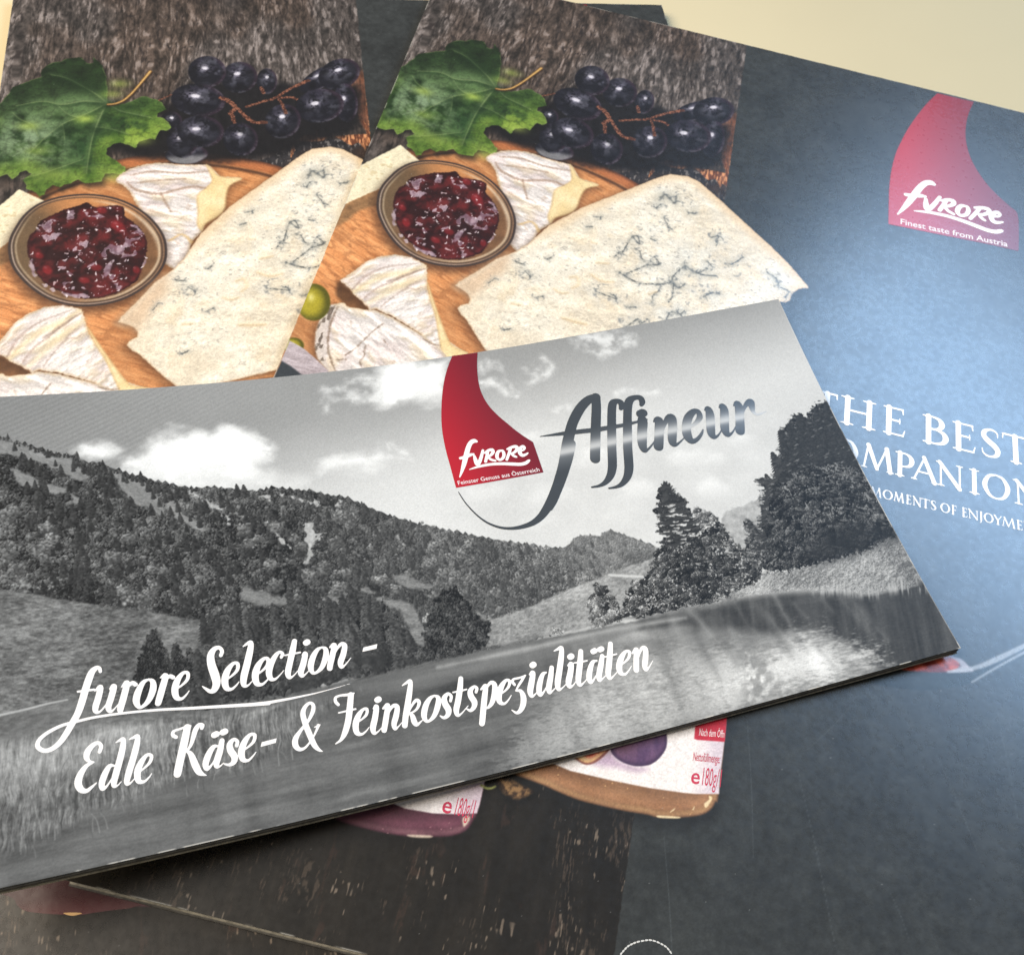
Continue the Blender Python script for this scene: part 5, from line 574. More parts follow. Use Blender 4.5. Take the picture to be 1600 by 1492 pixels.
def paint_booklet():
    s = Sheet(axis((0, 210, .14)), axis((0, 105, .14)))
    sl, U, V = s.win(-1, -1, 211, 106)
    n = fbm(U*.05, V*.08, 4, 2); gr = rnd2(np.floor(U*5.8), np.floor(V*5.8), 5)
    sky = 136+12*sstep(10, 60, U)-10*sstep(120, 190, U)+64*sstep(6, 42, V+.14*(U-80))+10*(n-.5)+8*(gr-.5)
    sky = sky+4*np.sin((U*1.3+V*2.6)*1.9)*sstep(95, 30, U)*sstep(34, 14, V)
    s.C[sl] = g3(sky)
    s.fill(S['sky_band'], lambda U, V, d: g3(206+22*(fbm(U*.12, V*.2, 4, 3)-.5)), 7, alpha=.85, m=8)
    for (q,) in S['lumps']:
        sl2, X, Y = s.win(q[0]-q[2], q[1]-q[2]*.6, q[0]+q[2], q[1]+q[2]*.6)
        if X.size == 0: continue
        r = np.sqrt(((X-q[0])/q[2]*1.5)**2+((Y-q[1])/q[2]*2.6)**2)+.9*(fbm(X*.16, Y*.2, 4, int(q[0]))-.5)
        top = np.clip(-(Y-q[1])/q[2]*2.2+.55, 0, 1)
        s.put(sl2, g3(200+34*top), .6*sstep(1.0, .25, r))
    for k, q in enumerate(S['clouds']):
        P = catmull(q); sl2, X, Y = s.region(P, 4); d = poly_sd(P, X, Y)
        d = d+5.5*(fbm(X*.15, Y*.2, 4, 10+k)-.5)+1.6*(fbm(X*.6, Y*.7, 4, 20+k)-.5)
        y0 = P[:, 1].min(); y1 = P[:, 1].max(); t = np.clip((Y-y0)/(y1-y0), 0, 1)
        c = 240-30*sstep(.4, 1, t)*sstep(.3, .7, fbm(X*.12, Y*.2, 4, 30+k))+28*(fbm(X*.22, Y*.3, 5, 31)-.5)
        s.put(sl2, g3(np.clip(c, 0, 246)), sstep(1.7, -2.8, d)*(1-.45*sstep(.55, 1.05, t)*(k < 1)))
    for k, q in enumerate(S['wisps']):
        P = catmull(q, False); sl2, X, Y = s.region(P, P[:, 2].max()+2); d = stroke_sd(P, X, Y)
        d = d+3.4*(fbm(X*.38, Y*.42, 4, 40+k)-.5)
        s.put(sl2, g3(np.full(X.shape, 228.)), .85*sstep(1.4, -1.8, d)*sstep(.2, .65, fbm(X*.4, Y*.5, 5, 50+k)))
    def forest(lo, hi, size, seed, tall=1.25, ctr=1.0, fine=1.0):
        def f(U, V, d):
            x = U/size+.35*(fbm(U*.6, V*.6, 2, seed)-.5); y = V/(size*tall)
            dd, ox, oy, rr = clump(x, y, seed); d2, px, py, r2 = clump(x*2.7, y*2.7, seed+31); d3, qx, qy, r3 = clump(x*6.2, y*6.2, seed+57)
            sh = .5-.40*oy-.26*ox-.22*dd; sh2 = .5-.42*py-.3*px-.15*d2
            t = .0+ctr*(.36*sh+.5*sh2*(.35+1.1*r2)+.26*(rr-.4)+.42*fine*(r3-.5)-.1)
            t = t+.4*(fbm(U*.09, V*.12, 3, seed+3)-.47)+.3*(fbm(U*.28, V*.28, 3, seed+5)-.5)
            return g3(np.clip(lo+(hi-lo)*np.clip(t*1.45, 0, 1.25), 10, 250))
        return f
    def grass(lo, hi, seed, ang=0.0, sc=1.0, k=1.0):
        def f(U, V, d):
            a = U*math.cos(ang)+V*math.sin(ang); b = -U*math.sin(ang)+V*math.cos(ang)
            t = .5+k*(.9*(fbm(a*.4*sc, b*1.2*sc, 5, seed, .6)-.5)+1.0*(fbm(a*1.5*sc, b*2.8*sc, 3, seed+4)-.5)+.7*(fbm(U*.1, V*.14, 3, seed+8)-.5)+.16*(rnd2(np.floor(U*5.5), np.floor(V*5.5), seed)-.5))
            return g3(lo+(hi-lo)*np.clip(t, -.1, 1.2))
        return f
    def spiky(P, amp, seed):                                           # treetop outline: fine upward spikes
        return lambda U, V: amp*(1-2*np.abs((U*.55+.3*vn(U*.5, V*0+1, seed)) % 1-.5))*(.3+vn(U*.8, V*0, seed+1))
    # far rocky peak
    s.fill(S['far_peak'], lambda U, V, d: g3(166+60*(fbm(U*.7+V*.5, V*.6-U*.4, 4, 6)-.5)+20*(fbm(U*2, V*2, 2, 7)-.5)), .35, True, .4)
    # wooded ridge
    P = np.array(S['ridge'], float); sl2, X, Y = s.region(P, 3); d = poly_sd(P, X, Y)
    d = d-.75*(1-2*np.abs((X*.62+.7*vn(X*.5, X*0, 3)) % 1-.5))*(.25+vn(X*.9, X*0, 4))+.25
    haze = sstep(55, 130, X)
    c = mix(forest(32, 118, 1.9, 5, 1.15, .98)(X, Y, d), forest(60, 154, 1.5, 9, 1.25, .92)(X, Y, d), haze)
    s.put(sl2, c, sstep(.14, -.14, d))
    for q in S['slopes']:
        s.fill(q, lambda U, V, d: grass(112, 160, 7, .5, 1.2, .8)(U, V, d), .35, True, .55, .8, .95)
    for q in S['rocks']+S['rocks2']:
        s.fill(q, lambda U, V, d: (g3(172+70*(fbm(U*1.4, V*1.4, 4, 5)-.4)), sstep(.34, .46, fbm(U*.9, V*.9, 3, 8))), .3, True, .5, 1.2, .95)
    # single trees standing out on the upper slope and skyline
    def conifer(u, v, h, wd, lo, hi, seed):
        sl3, X, Y = s.win(u-wd, v-.5, u+wd, v+h+.5)
        if X.size == 0: return
        t = np.clip((Y-v)/h, 0, 1); saw = ((Y-v)*2.2/min(max(h*.25, .5), 1.6)+.5*vn(X*2, Y*2, seed)) % 1
        hw = wd*.5*(.1+.95*t**.75)*(.72+.4*saw)*(1-.5*sstep(.9, 1, t))
        m = sstep(.1, -.1, np.abs(X-u)-hw)*((Y > v) & (Y < v+h))
        tone = lo+(hi-lo)*np.clip(.25+.55*vn(X*2.4, Y*2.8, seed)+.28*sstep(.1, -.5, (X-u)/wd)-.2*t, 0, 1)
        s.put(sl3, g3(tone), m*.97)
    for k, (q,) in enumerate(S['ridge_tips']):
        h = q[2]*.72; conifer(q[0], q[1]-h*.35, h, h*.52, 40, 88, k)
    rs = np.random.RandomState(4)
    for q in S['slopes']:
        P = np.array(q)
        for k in range(7):
            a = P[rs.randint(len(P))]; b = P[rs.randint(len(P))]; t = rs.rand()**2*.5
            u, v = a*(1-t)+b*t; h = 1.6+1.8*rs.rand(); conifer(u, v-h*.7, h, h*.55, 40, 86, k)
    # nearer wooded hill and clearings
    s.fill(S['hill2'], forest(84, 150, 1.3, 15, 1.2, .8), .25, False, .3, 1.2)
    for q in S['clear'][:0]: s.fill(q, grass(108, 150, 17, .2, 1.3, .9), .45, True, .7, .8, .95)
    for k, (q,) in enumerate(S['pale_clumps']):
        for j in range(14):
            u = q[0]+rs.randn()*q[2]*.4; v = q[1]+rs.randn()*q[2]*.28; r = q[2]*(.03+.06*rs.rand())
            sl3, X, Y = s.win(u-2*r, v-2*r, u+2*r, v+2*r)
            if X.size == 0: continue
            e = np.sqrt((X-u)**2+(Y-v)**2)/r+.8*(fbm(X*1.5, Y*1.5, 3, j)-.5)
            s.put(sl3, g3(np.clip(66+120*(.5-(Y-v)/r*.5)*vn(X*3.4, Y*3.4, j)+10, 40, 190)), .8*sstep(1.2, .5, e))
    Pr = np.array(S['ridge'], float); pts = []; open_ground = S['slopes']+S['rocks']+S['rocks2']
    while len(pts) < 520:
        u, v = 15+rs.rand()*120, 12+rs.rand()*62
        if poly_sd(Pr, np.array([[u]]), np.array([[v]]))[0, 0] < -1.0 and not any(poly_sd(np.array(q), np.array([[u]]), np.array([[v]]))[0, 0] < .5 for q in open_ground): pts.append((v, u))
    for k, (v, u) in enumerate(sorted(pts)):
        hz = min(1, max(0, (u-55)/75)); h = (2.0+1.8*rs.rand())*(1-.35*hz); b = 26+30*hz
        conifer(u, v-h*.8, h, h*(.5+.2*rs.rand()), b+8*rs.rand(), b+46+34*rs.rand(), k)
    for q in S['clear']: s.fill(q, grass(104, 156, 17, .2, 1.3, .9), .45, True, .7, .8, .95)
    for k in range(170):                                              # paler broadleaved crowns among the conifers
        u, v = 12+rs.rand()*105, 30+rs.rand()*44
        if poly_sd(Pr, np.array([[u]]), np.array([[v]]))[0, 0] > -2 or any(poly_sd(np.array(q), np.array([[u]]), np.array([[v]]))[0, 0] < .5 for q in open_ground) or fbm(np.array([u*.06]), np.array([v*.08]), 2, 6)[0] < .42: continue
        r = .7+1.1*rs.rand(); sl3, X, Y = s.win(u-2*r, v-2*r, u+2*r, v+2*r)
        if X.size == 0: continue
        e = np.sqrt(((X-u)/1.1)**2+(Y-v)**2)/r+1.1*(fbm(X*1.3, Y*1.3, 3, k)-.5)
        s.put(sl3, g3(np.clip(58+(70+50*rs.rand())*vn(X*2.8, Y*2.8, k)*np.clip(.9-.5*(Y-v)/r-.25*(X-u)/r, .2, 1.5), 34, 190)), .9*sstep(1.1, .8, e))
    # meadows
    def meadow(U, V, d):
        q = fbm(U*1.5+.5*V, V*2.4, 4, 21); r = fbm(U*.16, V*.2, 3, 23); t = rnd2(np.floor(U*5), np.floor(V*5), 9)
        return g3(np.clip(128+46*(q-.5)*2*.8+60*(r-.5)+16*(t-.5)+26*sstep(80, 140, U), 60, 214))
    s.fill(S['meadowR'], meadow, .3, True, .3, .8)
    s.stroke(S['meadowR_path'], g3(206.), .3, .9)
    s.fill(S['meadowL'], grass(76, 136, 25, .12, .9, 1.15), .35, True, .35, .8)
    s.fill(S['fieldL'], grass(84, 132, 29, -.02, .7, .8), .7, True, .4, .5)
    s.stroke(S['meadowL_line'], g3(196.), .2, .8)
    for k, (q,) in enumerate(S['pale_bush']):
        u, v, r = q[0], q[1], q[2]*.5
        for j in range(9):
            a = u+rs.randn()*r*.4; b = v+rs.randn()*r*.4; rr = r*(.2+.2*rs.rand()); s.blob(a, b, rr*.6, g3(110+80*rs.rand()), .8)
    # trees on the bank
    s.fill(S['forest_mid'], forest(30, 108, 2.3, 35, 1.3, 1.0), .25, False, .9, .9)
    Pf = np.array(S['forest_mid'], float); pts = []
    while len(pts) < 110:
        u, v = 38+rs.rand()*56, 60+rs.rand()*34
        if poly_sd(Pf, np.array([[u]]), np.array([[v]]))[0, 0] < -.3: pts.append((v, u))
    for k, (v, u) in enumerate(sorted(pts)):
        h = 4.5+4*rs.rand(); conifer(u, v-h*.8, h, h*(.42+.15*rs.rand()), 26+8*rs.rand(), 80+56*rs.rand(), k)
    s.fill(S['forest_dark'], lambda U, V, d: (g3(38+34*fbm(U*.8, V*.8, 4, 5)), .25+.75*sstep(.45, .6, fbm(U*.3, V*.4, 3, 9))), 1.6, alpha=.9)
    s.fill(S['pinesR'], forest(26, 96, 1.5, 45, 1.4, 1.0), .2, False, .8, 1.3)
    for nm, sd in (('pine_left', 3), ('pine_small', 5)): s.fill(S[nm], forest(30, 88, .9, 50+sd, 1.6, 1.0), .2, False, .7, 1.6)
    # water
    WT = S['fieldL']
    def water(U, V):
        st = fbm(U*.03, V*.4, 3, 61); st2 = fbm(U*.2, V*1.6, 3, 65); ve = fbm(U*.22, V*.03, 3, 69)
        t = 96+36*(st-.5)+14*(st2-.5)+26*(ve-.5)+12*(fbm(U*1.6, V*4.5, 2, 66)-.5)
        return t
    P = [(-5, 105.5), (-5, 99), (22, 95)]+[tuple(q) for q in S['reeds'][::-1][8:]][:0]
    shore = np.array([(0, 90), (30, 86), (50, 84), (60, 81), (67, 79.8), (84, 79.3), (101.5, 78.6), (125, 79.2), (135, 79.6), (150, 80.5), (155, 80.7), (165, 83.2), (181, 85.7), (197, 87.7), (212, 88)])
    yb = np.interp(U, shore[:, 0], shore[:, 1])+.5*(fbm(U*.8, V*.1, 3, 71)-.5)
    wa = water(U, V)
    wa = wa+46*np.exp(-((V-yb-3.2)/1.6)**2)*sstep(70, 110, U)*sstep(190, 150, U)
    wa = wa-26*np.exp(-((V-yb-6.5)/2.6)**2)*sstep(60, 95, U)*sstep(150, 110, U)
    wa = wa+26*sstep(84, 150, U-.4*(V-85))+8*sstep(.5, .7, fbm(U*.08, V*.7, 3, 75))
    s.put(sl, g3(np.clip(wa, 30, 250)), sstep(-.25, .35, V-yb))
    s.fill(S['shore_dark'], lambda U, V, d: (g3(84+26*(fbm(U*.1, V*1.1, 4, 5)-.5)), .3+.5*sstep(.35, .6, fbm(U*.05, V*.6, 3, 9))), 1.6, alpha=.75, m=3)
    s.fill(S['water_mid'], lambda U, V, d: g3(120+36*(fbm(U*.08, V*1.2, 4, 15)-.5)), 2.0, alpha=.6, m=3)
    sl2, X, Y = s.win(90, 74, 211, 106)
    rip = fbm(X*.5, Y*2.6-.2*X, 4, 191); k = sstep(95, 120, X-.35*(Y-88))*sstep(74, 82, Y)
    s.put(sl2, g3(np.clip(150+50*(rip-.3), 90, 226)), .25*k*sstep(.42, .62, rip)*sstep(86, 93, Y+.1*(150-X)))
    # reflection of the dark tree, streaked along v
    def shade(U, V, d):
        x = U+.32*(V-60); st = fbm(x*.5, V*.05, 4, 81); s2 = fbm(x*1.4, V*.12, 3, 85)
        return g3(62+26*(st-.5)*2+14*(s2-.5)+16*(fbm(U*1.4, V*4, 3, 88)-.5)+26*sstep(158, 122, U))
    s.fill(S['shade_right'], shade, 1.6, alpha=.9, m=3)
    for k, q in enumerate(S['streaks']): s.stroke(q, g3(176. if k < 2 or k > 6 else 128.), 1.3, .5, True, .8, .3, .6)
    # glittering sky reflection
    P = catmull(S['bright_water']); sl2, X, Y = s.region(P, 6); d = poly_sd(P, X, Y)
    rip = fbm(X*.55+.2*Y, Y*1.9-.25*X, 4, 91); rp2 = fbm(X*1.5, Y*3.6-.5*X, 2, 95)
    d = d+10*(rip-.5)+5*(rp2-.5)+4*(fbm(X*.12, Y*.15, 3, 99)-.5)
    s.put(sl2, g3(np.clip(146+36*sstep(95, 135, X)+58*sstep(-1, -8, d)*sstep(140, 170, X)+60*(rip-.5)+46*(rp2-.5)+22*(fbm(X*2.2+.6*Y, Y*6, 2, 97)-.5)-40*(fbm(X*.3, Y*.05, 3, 93)-.3), 90, 240)), .93*sstep(2.2, -5.5, d))
    for k in range(46):                                               # tree reflections drawn down the water, bright and dark
        u = 108+92*rs.rand(); v = 82+7*rs.rand()*sstep(100, 200, np.array(u)); L = 5+13*rs.rand(); tl = -.05-.28*sstep(130, 190, np.array(u))
        s.stroke([(u, v, .5), (u-tl*L*.5, v+L*.5, .7+1.3*rs.rand()), (u-tl*L, v+L, .3)], g3(66.+30*rs.rand() if k % 3 else 176.), 1.5, .18+.16*rs.rand(), True, 1, .5, .7)
    s.stroke([(92, 80.2, .3), (112, 80.4, 1.0), (132, 80.6, 1.0), (150, 81.8, .5)], g3(188.), .7, .6, True, 1, .3, .4)
    s.fill(S['dark_col'], lambda U, V, d: (g3(122+40*(fbm(U*.5+.2*V, V*.9, 3, 4)-.5)), sstep(.3, .6, fbm(U*.6+.2*V, V*.5, 3, 6))), 3.0, alpha=.7, m=3)
    # bushes and tall trees on the right bank
    def leafy(lo, hi, seed, size=.85, hl=236, dens=.74):
        f = forest(lo, hi, size, seed, 1.0, 1.1, 1.4)
        def h(U, V, d):
            c = f(U, V, d); big = fbm(U*.3, V*.34, 3, seed+60); dd, ox, oy, rr = clump(U*.42, V*.46, seed+61)
            c = c*np.clip(.55+.9*(big-.2)-.55*oy-.3*ox, .4, 1.45)[..., None]; q = fbm(U*1.9, V*1.9, 3, seed+80); z = fbm(U*.25, V*.25, 3, seed+90)
            return mix(c, g3(np.full(U.shape, float(hl))), .75*sstep(dens-.12, dens, q*.65+z*.35+.06)*sstep(.4, .6, vn(U*4.1, V*4.1, seed+95)))
        return h
    s.fill(S['pale_tree'], leafy(110, 200, 3, .6, 246, .66), .35, True, .7, 1.6)
    s.fill(S['spruce'], leafy(40, 100, 7, .5, 190, .72), .15, False, .55, 1.9)
    spr = np.array(S['spruce']); x0, x1 = spr[:, 0].min(), spr[:, 0].max(); y0, y1 = spr[:, 1].min(), spr[:, 1].max()
    tip = spr[0]
    for k in range(70):
        t = (k+.5)/70; y = y0+(y1-y0)*t*.92; cx = tip[0]+(spr[:, 0].mean()-tip[0])*t; hw = .9+6.2*t**.8
        sd = -1 if k % 2 else 1; L = hw*(.55+.5*rs.rand())
        s.stroke([(cx, y, .5), (cx+sd*L*.6, y+.35+.3*rs.rand(), .5), (cx+sd*L, y+.25*rs.rand(), .18)], g3(46+26*rs.rand()), .14, .95, True, 1, .2, 2.5)
    for k in range(36):
        t = .35+.6*rs.rand(); y = y0+(y1-y0)*t; cx = tip[0]+(spr[:, 0].mean()-tip[0])*t; a = cx+rs.randn()*3.2*t
        s.stroke([(a, y, .2), (a+.6+.6*rs.rand(), y+.2, .35), (a+1.4, y+.1, .15)], g3(196+36*rs.rand()), .15, .75, True, 1, .2, 2)
    s.fill(S['bankR'], grass(100, 184, 121, -.45, 1.9, 1.3), .35, True, .5, 1.4)
    def fringe(U, V, d):
        x = U+.45*(V-60); q = fbm(x*2.0, V*.18, 3, 5)
        return g3(84+130*q), sstep(.4, .56, q)
    s.fill([(a, b+.6) for a, b in S['bankR_fringe']], fringe, 1.8, alpha=.95, m=3)
    for nm, sd, lo, hi in (('bush2', 1, 70, 150), ('bush3', 3, 58, 130), ('bush4', 5, 74, 150), ('bushes', 7, 44, 116)):
        s.fill(S[nm], leafy(lo, hi, 130+sd, .8, 214, .7), .22, nm == 'bush4', .95, 1.5)
    s.fill(S['tall_small'], leafy(62, 130, 141, .6, 190, .76), .2, False, .9, 1.7)
    def tall(U, V, d):
        b = fbm(U*.35, V*1.5, 3, 11); br = fbm((U+.4*V)*.7, (V-.25*U)*2.2, 4, 151); q = fbm(U*2.2, V*2.6, 3, 155)
        t = 44+52*sstep(.38, .72, br)+34*(q-.5)+26*(b-.5)
        return g3(np.clip(t*.86, 26, 150))
    s.fill(S['tall_tree'], leafy(34, 98, 161, 1.1, 150, .7), .2, False, 1.2, 1.7)
    def fronds(nm, n, lo, hi, L, seed, droop=.35, light=.35):
        # boughs of a conifer: short strokes that leave the trunk line and droop, lit from above
        P = np.array(S[nm]); r = np.random.RandomState(seed); x0, y0 = P.min(0); x1, y1 = P.max(0); out = []
        while len(out) < n:
            u, v = x0+(min(x1, 211)-x0)*r.rand(), max(y0, 0)+(y1-max(y0, 0))*r.rand()
            if poly_sd(P, np.array([[u]]), np.array([[v]]))[0, 0] < .3: out.append((v, u))
        cx = .5*(x0+min(x1, 212))
        for v, u in sorted(out):
            sd = 1 if u+r.randn()*5 > cx else -1; l = L*(.5+r.rand()); dr = droop*l*(.6+.8*r.rand())
            w = l*(.16+.12*r.rand()); b = lo+(hi-lo)*r.rand()**2
            s.stroke([(u-sd*l*.5, v-.2*l, w*.6), (u, v, w), (u+sd*l*.5, v+dr, w*.3)], g3(lo*.7), .16, .55, True, 1, .25, 2.2)
            if r.rand() < light: s.stroke([(u-sd*l*.3, v-.3*l, w*.3), (u+sd*.1*l, v-.14*l, w*.5), (u+sd*l*.5, v+dr*.8-.1*l, w*.2)], g3(b+30), .14, .8, True, 1, .3, 2.6)
    fronds('tall_tree', 300, 36, 128, 1.9, 3, .14, .55)
    fronds('tall_small', 60, 56, 150, 1.3, 4, .4, .5)
    fronds('bushes', 240, 40, 170, 1.3, 5, .1, .6)
    for k, (q,) in enumerate(S['tall_tips']):
        u, v, h = q; conifer(u, v, h*.62, h*.42, 34, 70, 300+k)
        for j in range(34):
            t = rs.rand()**.6; y = v+.62*h*t; sd = 1 if rs.rand() > .5 else -1; x = u+sd*.19*h*t*rs.rand(); l = .5+1.1*rs.rand(); b = 40+95*rs.rand()**2
            s.stroke([(x-sd*l*.4, y-.12*l, .16*l), (x, y, .26*l), (x+sd*l*.6, y+.16*l, .08)], g3(b), .14, .75, True, 1, .25, 2.6)
    for k in range(90):                                               # ragged silhouette where boughs stick out against the sky
        P = np.array(S['tall_tree']); j = rs.randint(2, 16); t = rs.rand(); u, v = P[j]*(1-t)+P[j+1]*t; l = .7+1.3*rs.rand()
        s.stroke([(u+.8, v-.1, .45), (u-.3*l, v+.1, .35), (u-l, v-.25*l*rs.rand(), .1)], g3(50+26*rs.rand()), .14, .9, True, 1, .2, 2.4)
    s.fill(S['tall_dark'], lambda U, V, d: g3(44+26*(fbm(U*.8, V*.8, 3, 6)-.5)), 3.4, alpha=.75, m=3)
    # reeds on the left
    def reed(lo, hi, seed):
        def f(U, V, d):
            x = U+.12*V+1.4*(fbm(U*.3, V*.3, 3, seed)-.5); q = fbm(x*1.9, V*.28, 4, seed+3); r = fbm(x*4.2, V*.5, 3, seed+6)
            t = .5+1.0*(q-.5)+1.1*(r-.5)+.8*(fbm(U*.15, V*.2, 3, seed+9)-.5)+.7*(fbm(U*1.2, V*1.4, 3, seed+12)-.5)
            return g3(lo+(hi-lo)*np.clip(t, 0, 1.15))
        return f
    P = np.array(S['reeds']); sl2, X, Y = s.region(P, 6); d = poly_sd(catmull(P), X, Y)
    x = X+.12*Y; d = d+3.4*(fbm(x*1.5, Y*.12, 3, 161)-.5)*sstep(80, 92, Y+.25*X)
    s.put(sl2, reed(74, 146, 165)(X, Y, d), .92*sstep(1.2, -1.8, d))
    s.fill(S['reeds_bright'], lambda U, V, d: (reed(124, 206, 171)(U, V, d), .8*np.ones(U.shape)), 3.0, alpha=.85, m=4)
    s.fill(S['reeds_bright2'], lambda U, V, d: (reed(90, 176, 175)(U, V, d), .8*np.ones(U.shape)), 2.0, alpha=.85, m=3)
    for k in range(260):
        q = P[rs.randint(len(P)//2, len(P))]; u = q[0]+rs.randn()*7; v = q[1]-rs.rand()*9+2.5; L = 1.5+3.8*rs.rand(); b = .5*rs.randn()
        if u < -2 or u > 62: continue
        s.stroke([(u, v, .2), (u+b*.4, v-L*.6, .16), (u+b*1.6, v-L, .08)], g3(70+100*rs.rand()), .14, .5)
    ga = rnd2(np.floor(U*6.2), np.floor(V*6.2), 301)+rnd2(np.floor(U*3.4), np.floor(V*3.4), 305)-1; s.C = s.C+(ga*9/255.)[..., None]*(s.C*1.1+.12)
    t_ = s.C*255; s.C = np.clip(t_-6*np.clip(1-t_/150, 0, 1), 6, 255)/255.       # the print's deep blacks
    # scuffed, whitened edges of the card
    e = np.minimum(210-U, 105-V)
    wear = sstep(.30, .06, e)*sstep(.57, .66, fbm(U*.22, V*.22, 3, 181)+.12*np.exp(-((U-40)/6)**2-((V-105)/3)**2)+.3*np.exp(-((U-210)/2)**2-((V-105)/2)**2))
    s.put(sl, rgb(214, 212, 204), .85*wear)
    s.put(sl, rgb(200, 200, 196), .6*sstep(.26, .05, 210-U))
    return s

# ------------------------------------------------------------------ mesh builders
INK = 0.97
def lin(c):
    c = np.clip(c, 0, 1); return np.where(c <= .04045, c/12.92, ((c+.055)/1.055)**2.4)*INK
def fast_mesh(name, co, quads, tris=None, colour=None):
    me = bpy.data.meshes.new(name); co = np.asarray(co, np.float32)
    faces = [quads] if quads is not None and len(quads) else []
    if tris is not None and len(tris): faces.append(tris)
    me.vertices.add(len(co)); me.vertices.foreach_set('co', co.ravel())
    li = np.concatenate([f.ravel() for f in faces]).astype(np.int32)
    cnt = np.concatenate([np.full(len(f), f.shape[1]) for f in faces]).astype(np.int32)
    me.loops.add(len(li)); me.loops.foreach_set('vertex_index', li)
    me.polygons.add(len(cnt)); me.polygons.foreach_set('loop_start', np.concatenate([[0], np.cumsum(cnt)[:-1]]).astype(np.int32))
    me.update(calc_edges=True)
    if colour is not None:
        a = me.color_attributes.new('Col', 'FLOAT_COLOR', 'POINT')
        a.data.foreach_set('color', np.c_[colour, np.ones(len(co))].astype(np.float32).ravel())
    me.validate(); return me
def link(name, me, mat, parent=None, smooth=False):
    o = bpy.data.objects.new(name, me); col.objects.link(o)
    if mat: me.materials.clear(); me.materials.append(mat)
    if smooth: me.polygons.foreach_set('use_smooth', np.ones(len(me.polygons), bool))
    if parent: o.parent = parent
    return o
def sheet_mesh(name, s, fn):
    U, V = np.meshgrid(s.us, s.vs); co = fn(U.ravel(), V.ravel(), np.zeros(U.size))
    nv, nu = U.shape; i = np.arange(nv*nu).reshape(nv, nu)
    q = np.stack([i[1:, :-1], i[1:, 1:], i[:-1, 1:], i[:-1, :-1]], -1).reshape(-1, 4)
    return fast_mesh(name, co, q, None, lin(s.C).reshape(-1, 3))
def leaf_mesh(name, u0, u1, v0, v1, top, thick, fn, nseg=1, nv=1):
    # a stiff sheet of card that follows the bend of its booklet
    us = np.linspace(u0, u1, nseg+1); ring = []; r = .3*thick; inner = np.linspace(v0+r, v1-r, nv+1)
    rows = [(v0, top-r)]+[(v, top) for v in inner]+[(v1, top-r), (v1, top-thick+r)]+[(v, top-thick) for v in inner[::-1]]+[(v0, top-thick+r)]
    for v, h in rows: ring.append(fn(us, np.full(len(us), v), np.full(len(us), h)))
    co = np.stack(ring, 1).reshape(-1, 3); k = len(rows); q = []
    for i in range(nseg):
        for j in range(k): q.append((i*k+j, i*k+(j+1) % k, (i+1)*k+(j+1) % k, (i+1)*k+j))
    n = nseg*k
    for b in (0, n):
        for j in range(nv+2):
            g = (b+j, b+j+1, b+k-2-j, b+k-1-j); q.append(g if b else g[::-1])
    return fast_mesh(name, co, np.array(q))
def letter_mesh(name, strokes, polys, step, fn, h, colour):
    # one clean outline mesh for strokes that cross one another: distance field, then marching squares
    allp = np.vstack([np.array(p)[:, :2] for p in list(strokes)+list(polys)])
    wmax = max([np.array(p)[:, 2].max() for p in strokes]+[0])
    x0, y0 = allp.min(0)-wmax-.4; x1, y1 = allp.max(0)+wmax+.4
    us = np.arange(x0, x1, step); vs = np.arange(y0, y1, step); D = np.full((len(vs), len(us)), 9.)
    def sub(P, m):
        P = np.array(P); a = max(0, int((P[:, 0].min()-m-x0)/step)); b = int((P[:, 0].max()+m-x0)/step)+2
        c = max(0, int((P[:, 1].min()-m-y0)/step)); d = int((P[:, 1].max()+m-y0)/step)+2
        return slice(c, d), slice(a, b)
    for P in strokes:
        sl = sub(P, np.array(P)[:, 2].max()+.3); X, Y = np.meshgrid(us[sl[1]], vs[sl[0]]); D[sl] = np.minimum(D[sl], stroke_sd(P, X, Y))
    for P in polys:
        sl = sub(P, .3); X, Y = np.meshgrid(us[sl[1]], vs[sl[0]]); D[sl] = np.minimum(D[sl], poly_sd(P, X, Y))
    D = np.where(np.abs(D) < 1e-6, 1e-6, D); I = D < 0
    cnt = I[:-1, :-1].astype(int)+I[:-1, 1:]+I[1:, :-1]+I[1:, 1:]
    verts = []; quads = []; tris = []
    for j in range(cnt.shape[0]):
        row = cnt[j] == 4
        if not row.any(): continue
        e = np.diff(np.concatenate([[0], row.astype(int), [0]])); a = np.where(e == 1)[0]; b = np.where(e == -1)[0]
        for p, q in zip(a, b):
            for p2 in range(p, q, 12):
                q2 = min(q, p2+12); n = len(verts)
                verts += [(us[p2], vs[j]), (us[q2], vs[j]), (us[q2], vs[j+1]), (us[p2], vs[j+1])]; quads.append((n+3, n+2, n+1, n))
    for j, i in zip(*np.where((cnt > 0) & (cnt < 4))):
        c = [(us[i], vs[j], D[j, i]), (us[i+1], vs[j], D[j, i+1]), (us[i+1], vs[j+1], D[j+1, i+1]), (us[i], vs[j+1], D[j+1, i])]
        out = []
        for k in range(4):
            A = c[k]; B = c[(k+1) % 4]
            if A[2] < 0: out.append(A[:2])
            if (A[2] < 0) != (B[2] < 0):
                t = A[2]/(A[2]-B[2]); out.append((A[0]+(B[0]-A[0])*t, A[1]+(B[1]-A[1])*t))
        n = len(verts); verts += out
        for k in range(1, len(out)-1): tris.append((n, n+k+1, n+k))
    v = np.array(verts); cc = colour(v[:, 0], v[:, 1]) if callable(colour) else np.tile(np.array(colour), (len(v), 1))
    return fast_mesh(name, fn(v[:, 0], v[:, 1], np.full(len(v), h)), np.array(quads), np.array(tris), lin(cc))
